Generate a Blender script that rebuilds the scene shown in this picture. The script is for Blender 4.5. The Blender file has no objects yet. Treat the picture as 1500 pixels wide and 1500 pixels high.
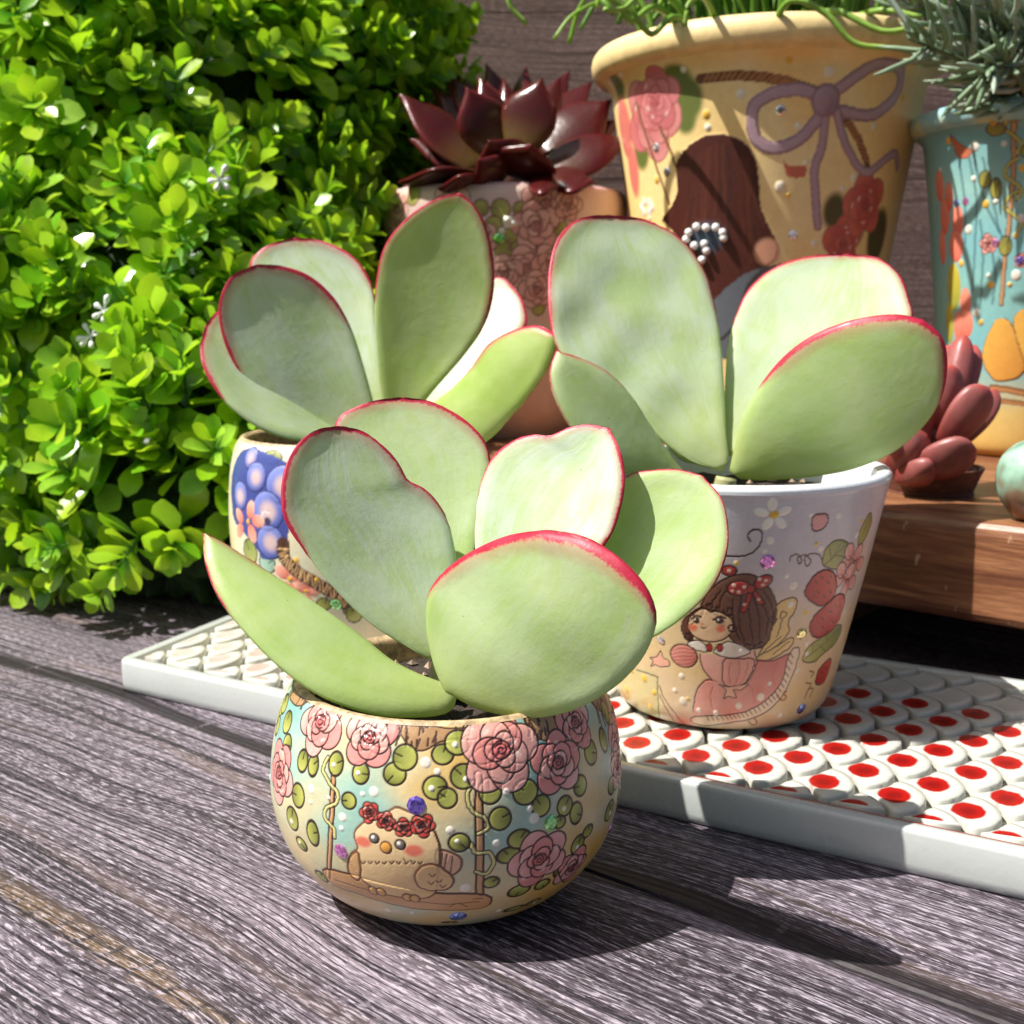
import bpy, math, random
import numpy as np
from mathutils import Vector
R = math.radians
random.seed(7); rng = np.random.default_rng(7)
S = 0.01                       # all numbers below are centimetres
scene = bpy.context.scene
col = scene.collection

# ------------------------------------------------------------------ camera, sky, sun, exposure
CAM_H, PITCH, F = 13.2, 10.0, 1700.0
cam_d = bpy.data.cameras.new('camera'); cam = bpy.data.objects.new('camera', cam_d); col.objects.link(cam)
cam.location = (0, 0, CAM_H * S); cam.rotation_euler = (R(90 - PITCH), 0, 0)
cam_d.sensor_width = 36; cam_d.lens = F / 1500 * 36
cam_d.clip_start = 0.01; cam_d.clip_end = 60
cam_d.dof.use_dof = True; cam_d.dof.focus_distance = 0.245; cam_d.dof.aperture_fstop = 34
scene.camera = cam

SUN_EL, SUN_AZ = 55.0, 13.0    # height of the sun; degrees it stands in front of straight left
world = bpy.data.worlds.new('World'); scene.world = world; world.use_nodes = True
wn = world.node_tree.nodes; wl = world.node_tree.links
bg = wn['Background']; sky = wn.new('ShaderNodeTexSky'); sky.sky_type = 'NISHITA'
sky.sun_disc = False; sky.sun_elevation = R(SUN_EL); sky.sun_rotation = R(-90 - SUN_AZ)
sky.dust_density = 4.0; sky.ozone_density = 0.6
wl.new(sky.outputs[0], bg.inputs[0]); bg.inputs[1].default_value = 0.055
sd = bpy.data.lights.new('sun', 'SUN'); sun = bpy.data.objects.new('sun', sd); col.objects.link(sun)
sd.energy = 5.0; sd.angle = R(0.55); sd.color = (1.0, 0.96, 0.90)
ce = math.cos(R(SUN_EL))
sun_from = Vector((-ce * math.cos(R(SUN_AZ)), -ce * math.sin(R(SUN_AZ)), math.sin(R(SUN_EL))))
sun.rotation_euler = sun_from.to_track_quat('Z', 'Y').to_euler()
vs = scene.view_settings
vs.view_transform = 'Standard'; vs.look = 'None'; vs.gamma = 1; vs.use_curve_mapping = False; vs.exposure = 0.8
cy = scene.cycles
cy.max_bounces = 6; cy.diffuse_bounces = 3; cy.glossy_bounces = 2; cy.transmission_bounces = 4; cy.caustics_reflective = False; cy.caustics_refractive = False

# ------------------------------------------------------------------ helpers
cp, sp = math.cos(R(PITCH)), math.sin(R(PITCH))
def at(px, py, Y):                       # point at distance Y (cm) seen at photo pixel px, py
    u, v = (px - 750) / F, (750 - py) / F
    dy = cp + sp * v; t = Y / dy
    return np.array([u * t, Y, CAM_H + t * (-sp + cp * v)])
def lin(c):
    c = np.asarray(c, float) / 255.0
    return np.where(c <= 0.04045, c / 12.92, ((c + 0.055) / 1.055) ** 2.4)
def catmull(P, n, closed=False):
    P = np.asarray(P, float); m = len(P); out = []
    for i in range(m if closed else m - 1):
        p1, p2 = P[i], P[(i + 1) % m]
        p0 = P[i - 1] if (closed or i > 0) else 2 * p1 - p2
        p3 = P[(i + 2) % m] if (closed or i + 2 < m) else 2 * p2 - p1
        for k in range(n):
            t = k / n
            out.append(0.5 * (2 * p1 + (p2 - p0) * t + (2 * p0 - 5 * p1 + 4 * p2 - p3) * t * t + (3 * p1 - p0 - 3 * p2 + p3) * t ** 3))
    if not closed: out.append(P[-1])
    return np.array(out)
def resample(P, n, pos=None):
    P = np.asarray(P, float)
    d = np.r_[0, np.cumsum(np.linalg.norm(np.diff(P, axis=0), axis=1))]
    if d[-1] == 0: return np.repeat(P[:1], n, 0)
    q = (np.linspace(0, 1, n) if pos is None else np.asarray(pos)) * d[-1]
    return np.stack([np.interp(q, d, P[:, k]) for k in range(P.shape[1])], 1)
def smooth01(x, a, b):
    t = np.clip((x - a) / (b - a), 0, 1); return t * t * (3 - 2 * t)

def tag(o, label=None, cat=None, group=None, kind=None):
    if label: o['label'] = label
    if cat: o['category'] = cat
    if group: o['group'] = group
    if kind: o['kind'] = kind
    return o
ORG = {}
def empty(name, loc, label, cat, group=None):
    o = bpy.data.objects.new(name, None); col.objects.link(o)
    o.location = [c * S for c in loc]; o.empty_display_size = 0.02; ORG[o.name] = np.array(loc, float)
    return tag(o, label, cat, group)
def make_mesh(name, V, faces, mat, smooth=True, colors=None):
    me = bpy.data.meshes.new(name)
    V = np.asarray(V, np.float32) * S
    if isinstance(faces, np.ndarray):
        n, k = faces.shape
        me.vertices.add(len(V)); me.vertices.foreach_set('co', V.ravel())
        me.loops.add(n * k); me.loops.foreach_set('vertex_index', faces.ravel().astype(np.int32))
        me.polygons.add(n); me.polygons.foreach_set('loop_start', (np.arange(n) * k).astype(np.int32))
        me.update(calc_edges=True); me.validate()
    else:
        me.from_pydata([tuple(v) for v in V], [], [tuple(int(i) for i in f) for f in faces]); me.update()
    if smooth is True: me.polygons.foreach_set('use_smooth', [True] * len(me.polygons))
    if colors is not None:
        a = me.color_attributes.new('Col', 'FLOAT_COLOR', 'POINT')
        c = np.asarray(colors, np.float32)
        if c.shape[1] == 3: c = np.c_[c, np.ones(len(c), np.float32)]
        a.data.foreach_set('color', c.ravel())
    if mat: me.materials.append(mat)
    return me
def obj(name, V, faces, mat, parent=None, smooth=True, colors=None):
    V = np.asarray(V, float)
    if parent is not None: V = V - ORG[parent.name]
    o = bpy.data.objects.new(name, make_mesh(name, V, faces, mat, smooth, colors)); col.objects.link(o)
    if parent is not None:
        o.parent = parent; ORG[o.name] = ORG[parent.name]
    else: ORG[o.name] = np.zeros(3)
    return o
def grid_faces(nr, nc, wrap=False, off=0):
    r = np.arange(nr - 1)[:, None]; c = np.arange(nc if wrap else nc - 1)[None, :]
    a = r * nc + c; b = r * nc + (c + 1) % nc
    return np.stack([a, b, b + nc, a + nc], -1).reshape(-1, 4) + off
def tube(P, rad, n=8, cap=True):
    P = np.asarray(P, float); m = len(P); rad = np.broadcast_to(np.asarray(rad, float), (m,))
    T = np.gradient(P, axis=0); T /= np.linalg.norm(T, axis=1)[:, None] + 1e-9
    ref = np.array([0.31, 0.17, 0.93]); V = []
    for i in range(m):
        a = np.cross(T[i], ref); a /= np.linalg.norm(a) + 1e-9; b = np.cross(T[i], a)
        for k in range(n):
            w = 2 * math.pi * k / n; V.append(P[i] + rad[i] * (a * math.cos(w) + b * math.sin(w)))
    Fs = [tuple(f) for f in grid_faces(m, n, True)]
    if cap: Fs += [tuple(range(n))[::-1], tuple(range((m - 1) * n, m * n))]
    return np.array(V), Fs
def join(parts):
    V, Fs, C, o = [], [], [], 0
    for p in parts:
        V.append(p[0]); Fs += [tuple(int(i) + o for i in f) for f in p[1]]; o += len(p[0])
        if len(p) > 2: C.append(p[2])
    return np.concatenate(V), Fs, (np.concatenate(C) if C else None)

# ------------------------------------------------------------------ materials
class NT:
    def __init__(s, name):
        s.m = bpy.data.materials.new(name); s.m.use_nodes = True; s.t = s.m.node_tree
        s.b = s.t.nodes['Principled BSDF']
    def n(s, typ, ins=None, **kw):
        x = s.t.nodes.new(typ)
        for k, v in kw.items(): setattr(x, k, v)
        for k, v in (ins or {}).items():
            if isinstance(v, bpy.types.NodeSocket): s.t.links.new(v, x.inputs[k])
            else: x.inputs[k].default_value = v
        return x
    def link(s, a, b): s.t.links.new(a, b)
    def set(s, **kw):
        for k, v in kw.items():
            i = s.b.inputs[k.replace('_', ' ')]
            if isinstance(v, bpy.types.NodeSocket): s.link(v, i)
            else: i.default_value = v
        return s
    def obj(s, scale=(1, 1, 1), rot=(0, 0, 0), loc=(0, 0, 0)):
        c = s.n('ShaderNodeTexCoord').outputs['Object']
        m0 = s.n('ShaderNodeMapping', {'Vector': c, 'Scale': (100, 100, 100), 'Rotation': rot, 'Location': loc})
        return s.n('ShaderNodeMapping', {'Vector': m0.outputs[0], 'Scale': scale}).outputs[0]
    def noise(s, vec, scale=1.0, detail=3.0, rough=0.55, dist=0.0):
        return s.n('ShaderNodeTexNoise', {'Vector': vec, 'Scale': scale, 'Detail': detail, 'Roughness': rough, 'Distortion': dist}).outputs['Fac']
    def ramp(s, fac, stops, interp='LINEAR'):
        r = s.n('ShaderNodeValToRGB', {'Fac': fac}); cr = r.color_ramp; cr.interpolation = interp
        while len(cr.elements) < len(stops): cr.elements.new(0.5)
        for e, (p, c) in zip(cr.elements, stops):
            e.position = p; e.color = (*c, 1) if len(c) == 3 else c
        return r.outputs['Color']
    def mix(s, fac, a, b, mode='MIX'):
        x = s.n('ShaderNodeMix', data_type='RGBA', blend_type=mode)
        for sock, v in ((x.inputs[0], fac), (x.inputs[6], a), (x.inputs[7], b)):
            if isinstance(v, bpy.types.NodeSocket): s.link(v, sock)
            elif isinstance(v, (int, float)): sock.default_value = v
            else: sock.default_value = (*v, 1)
        return x.outputs[2]
    def math(s, op, a, b=0.0, c=0.0, clamp=False):
        x = s.n('ShaderNodeMath', operation=op, use_clamp=clamp)
        for i, v in enumerate((a, b, c)):
            if isinstance(v, bpy.types.NodeSocket): s.link(v, x.inputs[i])
            else: x.inputs[i].default_value = v
        return x.outputs[0]
    def mrange(s, v, a, b, c=0.0, d=1.0, smooth=True):
        x = s.n('ShaderNodeMapRange', {'From Min': a, 'From Max': b, 'To Min': c, 'To Max': d})
        if smooth: x.interpolation_type = 'SMOOTHSTEP'
        for k, q in (('Value', v), ('From Min', a), ('From Max', b)):
            if isinstance(q, bpy.types.NodeSocket): s.link(q, x.inputs[k])
        return x.outputs[0]
    def bump(s, h, strength=0.3, dist=0.0005):
        x = s.n('ShaderNodeBump', {'Height': h, 'Strength': strength, 'Distance': dist})
        s.link(x.outputs[0], s.b.inputs['Normal']); return s
def attr(t): 
    a = t.n('ShaderNodeAttribute', attribute_name='Col'); sx = t.n('ShaderNodeSeparateColor', {'Color': a.outputs['Color']})
    return a, sx

M = {}
GRAIN = -39.0
def wood_vinyl(name, rot, w_off=0.0, wear=True, warm=0.0):
    t = NT(name)
    v = t.obj(rot=rot, loc=(0, w_off, 0))
    warp = t.noise(t.n('ShaderNodeMapping', {'Vector': v, 'Scale': (0.05, 0.09, 0.05)}).outputs[0], 1, 2)
    vy = t.n('ShaderNodeCombineXYZ', {'Y': t.math('MULTIPLY', warp, 3.0)}).outputs[0]
    v = t.n('ShaderNodeVectorMath', {0: v, 1: vy}, operation='ADD').outputs[0]
    def st(sx, sy, det=3, rough=.55, dist=0.): return t.noise(t.n('ShaderNodeMapping', {'Vector': v, 'Scale': (sx, sy, sx)}).outputs[0], 1, det, rough, dist)
    broad = st(0.03, 0.42, 3, .5); mid = st(0.05, 2.6, 3, .6); fine = st(0.05, 11.0, 3, .6); worm = st(2.6, 20, 3, .6, .6)
    c = t.ramp(broad, [(.30, (.040, .030, .038)), (.5, (.112, .089, .108)), (.72, (.225, .188, .222))])
    c = t.mix(t.mrange(mid, .34, .52, .62, 0), c, (.045, .034, .040))
    c = t.mix(t.mrange(mid, .56, .72, 0, .5), c, (.34, .295, .34))
    sepv = t.n('ShaderNodeSeparateXYZ', {0: v})
    if wear:     # printed golden worn strip with dark cross cracks
        w = sepv.outputs['Y']; g = t.math('ABSOLUTE', t.math('SUBTRACT', w, 13.35))
        gm = t.mrange(t.math('ADD', g, t.math('MULTIPLY', t.math('SUBTRACT', st(.5, 1.8, 4, .6), .5), 1.2)), .08, .40, 1, 0)
        gold = t.mix(worm, (.05, .030, .016), (.30, .195, .09))
        saw = t.math('FRACT', t.math('ADD', t.math('MULTIPLY', sepv.outputs['X'], 1.05), t.math('MULTIPLY', st(.4, .8), 1.6)))
        gold = t.mix(t.mrange(t.math('ABSOLUTE', t.math('SUBTRACT', saw, .5)), .03, .11, .9, 0), gold, (.015, .010, .008))
        c = t.mix(t.math('MULTIPLY', gm, .7), c, gold)
    c = t.mix(t.mrange(fine, .43, .52, .94, 0), c, (.013, .010, .013))
    c = t.mix(t.math('MULTIPLY', t.mrange(worm, .50, .60), t.mrange(fine, .42, .58, .15, .75)), c, (.45, .40, .455))
    c = t.mix(t.mrange(worm, .46, .36, 0, .62), c, (.030, .023, .028))
    tint = st(.05, .9, 2)
    c = t.mix(t.mrange(tint, .58, .72, 0, .28), c, (.15, .10, .065))
    if wear:
        w = sepv.outputs['Y']
        dk = t.math('ABSOLUTE', t.math('SUBTRACT', w, 22.75))
        c = t.mix(t.mrange(t.math('ADD', dk, t.math('MULTIPLY', t.math('SUBTRACT', mid, .5), .9)), .22, .62, .93, 0), c, (.012, .009, .010))
        # faint saw marks square across the grain
        brick = t.n('ShaderNodeTexBrick', {'Vector': t.n('ShaderNodeMapping', {'Vector': v, 'Scale': (.10, .10, .1)}).outputs[0], 'Scale': 1.0, 'Mortar Size': .012, 'Mortar Smooth': .6, 'Brick Width': 1.0, 'Row Height': .62}).outputs['Fac']
        c = t.mix(t.math('MULTIPLY', t.math('MULTIPLY', brick, t.mrange(worm, .44, .56)), t.mrange(mid, .4, .55, 0, .28)), c, (.44, .40, .44))
    if warm: c = t.mix(1.0, t.mix(.4, c, (.16, .13, .12)), (1.5, 1.22, 1.0), 'MULTIPLY')
    t.set(Base_Color=c, Roughness=t.mrange(fine, .3, .7, .70, .50))
    t.b.inputs['Specular IOR Level'].default_value = .22
    t.bump(t.math('ADD', t.math('MULTIPLY', fine, .7), t.math('MULTIPLY', worm, .4)), .35, .0006)
    return t.m
M['table'] = wood_vinyl('printed_wood_tabletop', (0, 0, R(-GRAIN)))
M['back'] = wood_vinyl('weathered_wood_backdrop', (R(90), 0, 0), 3.0, wear=False, warm=.5)

def ceramic(name, c=(.47, .50, .48), rough=.18):
    t = NT(name); v = t.obj()
    n = t.noise(v, .9, 4); n2 = t.noise(v, 7, 3)
    t.set(Base_Color=t.mix(t.mrange(n2, .60, .74, 0, .35), t.mix(n, c, tuple(x * .88 for x in c)), (.40, .36, .30)), Roughness=t.mrange(n, .3, .7, rough, rough + .15))
    t.b.inputs['Coat Weight'].default_value = .4; t.b.inputs['Coat Roughness'].default_value = .08
    t.bump(t.noise(v, 2.5, 3), .15, .0006); return t.m
M['tray'] = ceramic('glazed_white_tray')
def scale_mat():       # white glaze with a red spot; Col.r = 1 in the middle .. 0 at the rim, Col.g = how much red the scale got
    t = NT('red_spotted_glaze'); a, sx = attr(t); v = t.obj()
    n = t.noise(v, 3.5, 3); n2 = t.noise(v, 9, 3)
    edge = t.math('ADD', sx.outputs[0], t.math('MULTIPLY', t.math('SUBTRACT', n, .5), .14))
    m = t.math('MULTIPLY', t.mrange(edge, .45, .55), sx.outputs[1])
    red = t.mix(n2, (.36, .007, .005), (.26, .005, .004))
    red = t.mix(t.mrange(edge, .62, .9, 0, .6), red, (.085, .003, .003))
    t.set(Base_Color=t.mix(m, t.mix(n, (.52, .53, .48), (.45, .45, .39)), red), Roughness=.3)
    t.b.inputs['Specular IOR Level'].default_value = .3
    t.bump(n, .12, .0006); return t.m
M['scale'] = scale_mat()
def grout_mat():
    t = NT('tray_floor_glaze'); v = t.obj(); n = t.noise(v, 1.6, 4)
    t.set(Base_Color=t.ramp(n, [(.35, (.20, .165, .12)), (.55, (.36, .33, .27)), (.7, (.22, .14, .11))]), Roughness=.4)
    return t.m
M['grout'] = grout_mat()

def leaf_mat():        # Col = distance to the rim, position base..tip, width of the red rim, amount of waxy bloom
    t = NT('fleshy_leaf'); a, sx = attr(t); v = t.obj()
    d, tt, w = sx.outputs; bl = a.outputs['Alpha']
    n1 = t.noise(v, .55, 4); n2 = t.noise(v, 2.2, 5, .65); n3 = t.noise(v, 14, 3, .6); n4 = t.noise(v, 40, 2)
    lp = t.n('ShaderNodeAttribute', attribute_name='leafpos').outputs['Vector']
    def st(sx, sy, det=3, dist=0.): return t.noise(t.n('ShaderNodeMapping', {'Vector': lp, 'Scale': (sx, sy, 1)}).outputs[0], 1, det, .6, dist)
    strk = st(9, .55, 4); scr = st(22, 2.2, 2, .5); blot = st(.9, .7, 4, .6)
    g = t.mix(t.mrange(n1, .35, .68), (.41, .58, .10), (.52, .65, .20))
    g = t.mix(t.mrange(tt, .40, .02, 0, .60), g, (.50, .54, .20))
    blm = t.math('MULTIPLY', bl, t.mrange(t.math('ADD', t.math('MULTIPLY', blot, .62), t.math('MULTIPLY', strk, .38)), .36, .60, .50, 1.0))
    blm = t.math('MULTIPLY', blm, t.mrange(tt, .0, .45, .35, 1))
    g = t.mix(blm, g, t.mix(n1, (.58, .69, .56), (.70, .77, .71)))
    g = t.mix(t.math('MULTIPLY', bl, t.mrange(scr, .58, .70, 0, .26)), g, (.74, .80, .75))
    g = t.mix(t.mrange(n3, .60, .78, 0, .20), g, (.22, .33, .07))
    g = t.mix(t.mrange(n4, .70, .78, 0, .35), g, (.13, .17, .05))
    spots = t.n('ShaderNodeTexVoronoi', {'Vector': lp, 'Scale': 1.3, 'Randomness': 1.0}).outputs['Distance']
    g = t.mix(t.mrange(t.math('ADD', spots, t.math('MULTIPLY', n3, .03)), .030, .052, .75, 0), g, (.10, .055, .02))
    e = t.math('ADD', d, t.math('MULTIPLY', t.math('SUBTRACT', n3, .5), t.math('MULTIPLY', w, .9)))
    e = t.math('ADD', e, t.math('MULTIPLY', t.math('SUBTRACT', blot, .5), t.math('MULTIPLY', w, 1.5)))
    red = t.mrange(t.math('DIVIDE', e, t.math('MAXIMUM', w, .001)), .55, 1.2, 1, 0)
    blush = t.math('MULTIPLY', t.mrange(t.math('DIVIDE', e, t.math('MAXIMUM', w, .001)), 1.0, 3.2, 1, 0), .5)
    on = t.mrange(w, .004, .02)
    c = t.mix(t.math('MULTIPLY', blush, on), g, (.50, .16, .14))
    c = t.mix(t.math('MULTIPLY', red, on), c, t.mix(n2, (.33, .006, .026), (.44, .016, .055)))
    t.set(Base_Color=c, Roughness=t.mrange(n2, .3, .7, .36, .52))
    b = t.b.inputs
    tr = t.n('ShaderNodeBsdfTranslucent', {'Color': t.mix(.5, c, (.62, .82, .12))})
    mx = t.n('ShaderNodeMixShader', {0: t.math('MULTIPLY', t.math('MULTIPLY_ADD', bl, -.06, .42), t.math('SUBTRACT', 1.0, t.math('MULTIPLY', t.math('MULTIPLY', red, on), .85)))}); t.link(t.b.outputs[0], mx.inputs[1]); t.link(tr.outputs[0], mx.inputs[2])
    t.link(mx.outputs[0], t.t.nodes['Material Output'].inputs[0])
    b['Specular IOR Level'].default_value = .42
    t.bump(t.math('ADD', t.math('MULTIPLY', n2, .8), t.math('ADD', t.math('MULTIPLY', n3, .10), t.math('MULTIPLY', bl, t.math('ADD', t.math('MULTIPLY', strk, .26), t.math('MULTIPLY', scr, .12))))), .17, .0012); return t.m
M['leaf'] = leaf_mat()

def attr_leaf(name, rough=.35, trans=.35, coat=0.0, sss=0.0):     # colour per leaf stored on the mesh
    t = NT(name); a, sx = attr(t); v = t.obj(); n = t.noise(v, 3, 3)
    c = t.mix(t.mrange(n, .3, .7, .0, .18), a.outputs['Color'], (.01, .03, .0), 'MIX')
    t.set(Base_Color=c, Roughness=rough)
    if coat: t.b.inputs['Coat Weight'].default_value = coat; t.b.inputs['Coat Roughness'].default_value = .12
    if sss:
        t.b.inputs['Subsurface Weight'].default_value = sss; t.b.inputs['Subsurface Radius'].default_value = (.5, .25, .15); t.b.inputs['Subsurface Scale'].default_value = .005
    if trans:
        tr = t.n('ShaderNodeBsdfTranslucent', {'Color': t.mix(.5, a.outputs['Color'], (.55, .85, .02), 'MIX')})
        mx = t.n('ShaderNodeMixShader', {0: trans}); t.link(t.b.outputs[0], mx.inputs[1]); t.link(tr.outputs[0], mx.inputs[2])
        t.link(mx.outputs[0], t.t.nodes['Material Output'].inputs[0])
    t.bump(n, .15, .0008); return t.m
M['bush'] = attr_leaf('bright_bush_leaf', .25, .40)
M['dark_leaf'] = attr_leaf('maroon_leaf', .24, 0, 0, 0)
M['dark_leaf'].node_tree.nodes['Principled BSDF'].inputs['Specular IOR Level'].default_value = .28
M['mauve_leaf'] = attr_leaf('mauve_plump_leaf', .42, 0, 0, .3)
M['stem'] = attr_leaf('thin_green_stem', .4, .2)
M['needle'] = attr_leaf('grey_green_needle', .5, .15)

def plain(name, c, rough=.5, ns=2.0, var=.25, metallic=0, bump=.2):
    t = NT(name); v = t.obj(); n = t.noise(v, ns, 5, .65)
    t.set(Base_Color=t.mix(t.mrange(n, .3, .7), tuple(x * (1 - var) for x in c), tuple(min(1, x * (1 + var)) for x in c)), Roughness=rough, Metallic=metallic)
    t.bump(n, bump, .001); return t.m
M['soil'] = plain('potting_soil', (.035, .024, .017), .95, 6, .6, 0, .8)
M['grit'] = plain('pumice_grit', (.30, .22, .15), .9, 4, .6)
M['twig'] = plain('plant_stem', (.33, .34, .15), .6, 3, .3)
M['white'] = plain('white_petal', (.82, .83, .80), .4, 2, .08)
M['brown_clay'] = plain('brown_clay', (.12, .042, .025), .6, 3, .3)
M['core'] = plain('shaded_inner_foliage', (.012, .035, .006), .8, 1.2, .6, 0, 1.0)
def riser_mat():
    t = NT('oiled_redwood'); v = t.obj(rot=(0, 0, R(40)))
    g = t.noise(t.n('ShaderNodeMapping', {'Vector': v, 'Scale': (.08, .8, 1.0)}).outputs[0], 1.3, 5, .6, 1.2)
    f = t.noise(t.n('ShaderNodeMapping', {'Vector': v, 'Scale': (.5, 6, 6)}).outputs[0], 1.5, 4)
    sc = t.noise(t.n('ShaderNodeMapping', {'Vector': v, 'Scale': (3, 3, .7)}).outputs[0], 1.2, 3)
    c = t.ramp(g, [(.3, (.085, .026, .013)), (.48, (.20, .078, .034)), (.62, (.33, .15, .068)), (.75, (.17, .062, .030))])
    c = t.mix(t.mrange(f, .35, .65, .45, 0), c, (.09, .032, .016))
    c = t.mix(t.mrange(sc, .66, .72, 0, .5), c, (.6, .42, .28))
    t.set(Base_Color=c, Roughness=.42); t.bump(f, .3, .0008); return t.m
M['riser'] = riser_mat()
def paint_mat(name, rough=.28, coat=.35):
    t = NT(name); a, sx = attr(t); v = t.obj()
    n = t.noise(v, 8, 4, .6); n2 = t.noise(v, 2.2, 3)
    c = t.mix(1.0, a.outputs['Color'], t.mix(t.math('ADD', t.math('MULTIPLY', n, .5), t.math('MULTIPLY', n2, .5)), (.74, .70, .64), (1.06, 1.05, 1.02)), 'MULTIPLY')
    t.set(Base_Color=c, Roughness=t.mrange(n, .3, .7, rough, rough + .14))
    t.b.inputs['Coat Weight'].default_value = coat; t.b.inputs['Coat Roughness'].default_value = .15
    t.bump(n, .10, .0006); return t.m
M['paint'] = paint_mat('hand_painted_glaze')
M['paint_matte'] = paint_mat('hand_painted_clay', .45, .08)
M['rim_white'] = ceramic('pale_blue_glazed_rim', (.76, .80, .84), .2)
M['rim_bark'] = plain('painted_bark_rim', (.42, .30, .17), .5, 4, .5)
def gem_mat(name, c):
    t = NT(name); t.set(Base_Color=(*c, 1), Roughness=.06, Metallic=.75); t.b.inputs['Coat Weight'].default_value = 1
    n = t.noise(t.obj(), 12, 2); t.set(Base_Color=t.mix(t.mrange(n, .35, .65), c, tuple(min(1, x * 1.8 + .12) for x in c))); return t.m
GEM = {k: gem_mat('rhinestone_' + k, c) for k, c in dict(violet=(.12, .06, .42), pink=(.55, .16, .42), green=(.16, .45, .12), blue=(.14, .22, .62), gold=(.45, .34, .12), clear=(.65, .55, .50)).items()}
M['pearl'] = plain('pearl_bead', (.80, .80, .78), .2, 3, .06)

# ------------------------------------------------------------------ setting: planked tabletop, backdrop, far greenery
table = bpy.data.objects.new('tabletop', None); col.objects.link(table); tag(table, kind='structure'); ORG[table.name] = np.zeros(3)
ga, gb = math.cos(R(GRAIN)), math.sin(R(GRAIN))
def plank(w0, w1, u0, u1, parent):
    g, n = np.array([ga, gb, 0]), np.array([-gb, ga, 0])
    us = np.linspace(u0, u1, 2); V = []
    for z, ins in ((-1.2, 0), (-.06, 0), (0, .06)):
        for (u, w) in ((u0 + ins, w0 + ins), (u1 - ins, w0 + ins), (u1 - ins, w1 - ins), (u0 + ins, w1 - ins)):
            V.append(g * u + n * w + np.array([0, 0, z]))
    Fs = [(8, 9, 10, 11)]
    for k in (0, 4):
        for i in range(4): Fs.append((k + i, k + (i + 1) % 4, k + 4 + (i + 1) % 4, k + 4 + i))
    return obj('plank', V, Fs, M['table'], parent, smooth=False)
W0 = 21.15
for k in range(-4, 14):
    plank(W0 + k * 10.0 + .02, W0 + (k + 1) * 10.0 - .02, -150, 60, table)

# ------------------------------------------------------------------ tray
A0 = np.array([-13.8, 38.9, 0.0]); ua = R(-30.1)
TU = np.array([math.cos(ua), math.sin(ua), 0]); TV = np.array([-math.sin(ua), math.cos(ua), 0])
SK = -0.13                      # the short end is cut slightly askew
TL, TW, TH, TT = 40.0, 13.4, 1.16, .5
def tp(u, v, z): return A0 + TU * (u + SK * v) + TV * v + np.array([0, 0, z])
tray = empty('fish_scale_tray', tuple(A0 + TU * 14 + TV * 6.7), 'long white ceramic tray floored with red spotted fish scale tiles, under two succulent pots', 'tray')
def ring(pts_uv, z): return [tp(u, v, z) for u, v in pts_uv]
def rect(i, k=0):
    pts = [(i, i), (TL - i, i), (TL - i, TW - i), (i, TW - i)]
    if k == 0: return pts
    out = []
    for j, (x, y) in enumerate(pts):          # rounded corners
        sx, sy = (1 if j in (0, 3) else -1), (1 if j in (0, 1) else -1)
        a0 = {0: 180, 1: 270, 2: 0, 3: 90}[j]; r = max(.05, .45 - i * .6)
        for q in range(k + 1):
            a = R(a0 + 90 * q / k); out.append((x + sx * r + r * math.cos(a), y + sy * r + r * math.sin(a)))
    return out
prof = [(.12, 0), (.02, .1), (0, .3), (0, TH - .14), (.03, TH - .05), (.11, TH), (TT - .1, TH), (TT - .03, TH - .04), (TT, TH - .12), (TT, .80)]
KC = 5; V = []; nc = 4 * (KC + 1)
for ins, z in prof: V += ring(rect(ins, KC), z)
obj('rim', V, grid_faces(len(prof), nc, True), M['tray'], tray)
V = ring(rect(TT - .02), .86); obj('floor', V + ring(rect(.12), .0), [(0, 1, 2, 3), (7, 6, 5, 4)], M['grout'], tray, smooth=False)
V = []
for u in np.linspace(21, 38, 24):
    for v, z in ((TT - .12, TH + .004), (TT - .01, TH - .02), (TT + .012, TH - .12)): V.append(tp(u, v + .012 * math.sin(u * 5), z))
obj('painted_line', V, grid_faces(24, 3), plain('red_rim_line', (.42, .03, .02), .35, 4, .4), tray)
def clip(poly, lo, hi, ax):
    for sgn, lim in ((1, lo), (-1, -hi)):
        out = []
        for i in range(len(poly)):
            p, q = poly[i - 1], poly[i]; dp, dq = sgn * p[ax] - lim, sgn * q[ax] - lim
            if (dp >= 0) != (dq >= 0):
                f = dp / (dp - dq); out.append((p[0] + (q[0] - p[0]) * f, p[1] + (q[1] - p[1]) * f))
            if dq >= 0: out.append(q)
        poly = out
        if not poly: return poly
    return poly
PU, PV, AR, GAP = 1.76, 1.24, 1.13, .12     # pitch along the tray, row spacing, radius of the round front, joint
def scale_outline():
    cov = [(-PU / 2, PV, AR + GAP), (-PU / 2, -PV, AR + GAP), (-PU, 0, AR + GAP)]; o = np.array([.30, 0.]); pts = []
    for a in np.linspace(-math.pi, math.pi, 40, endpoint=False):
        d = np.array([math.cos(a), math.sin(a)]); r = 0
        while r < 2.5:
            q = o + d * (r + .015)
            if np.hypot(*q) > AR or any(math.hypot(q[0] - c[0], q[1] - c[1]) < c[2] for c in cov): break
            r += .015
        pts.append(tuple(o + d * r))
    return pts
OUT = scale_outline()
nscale = 0
ims = TT + .08
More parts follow.
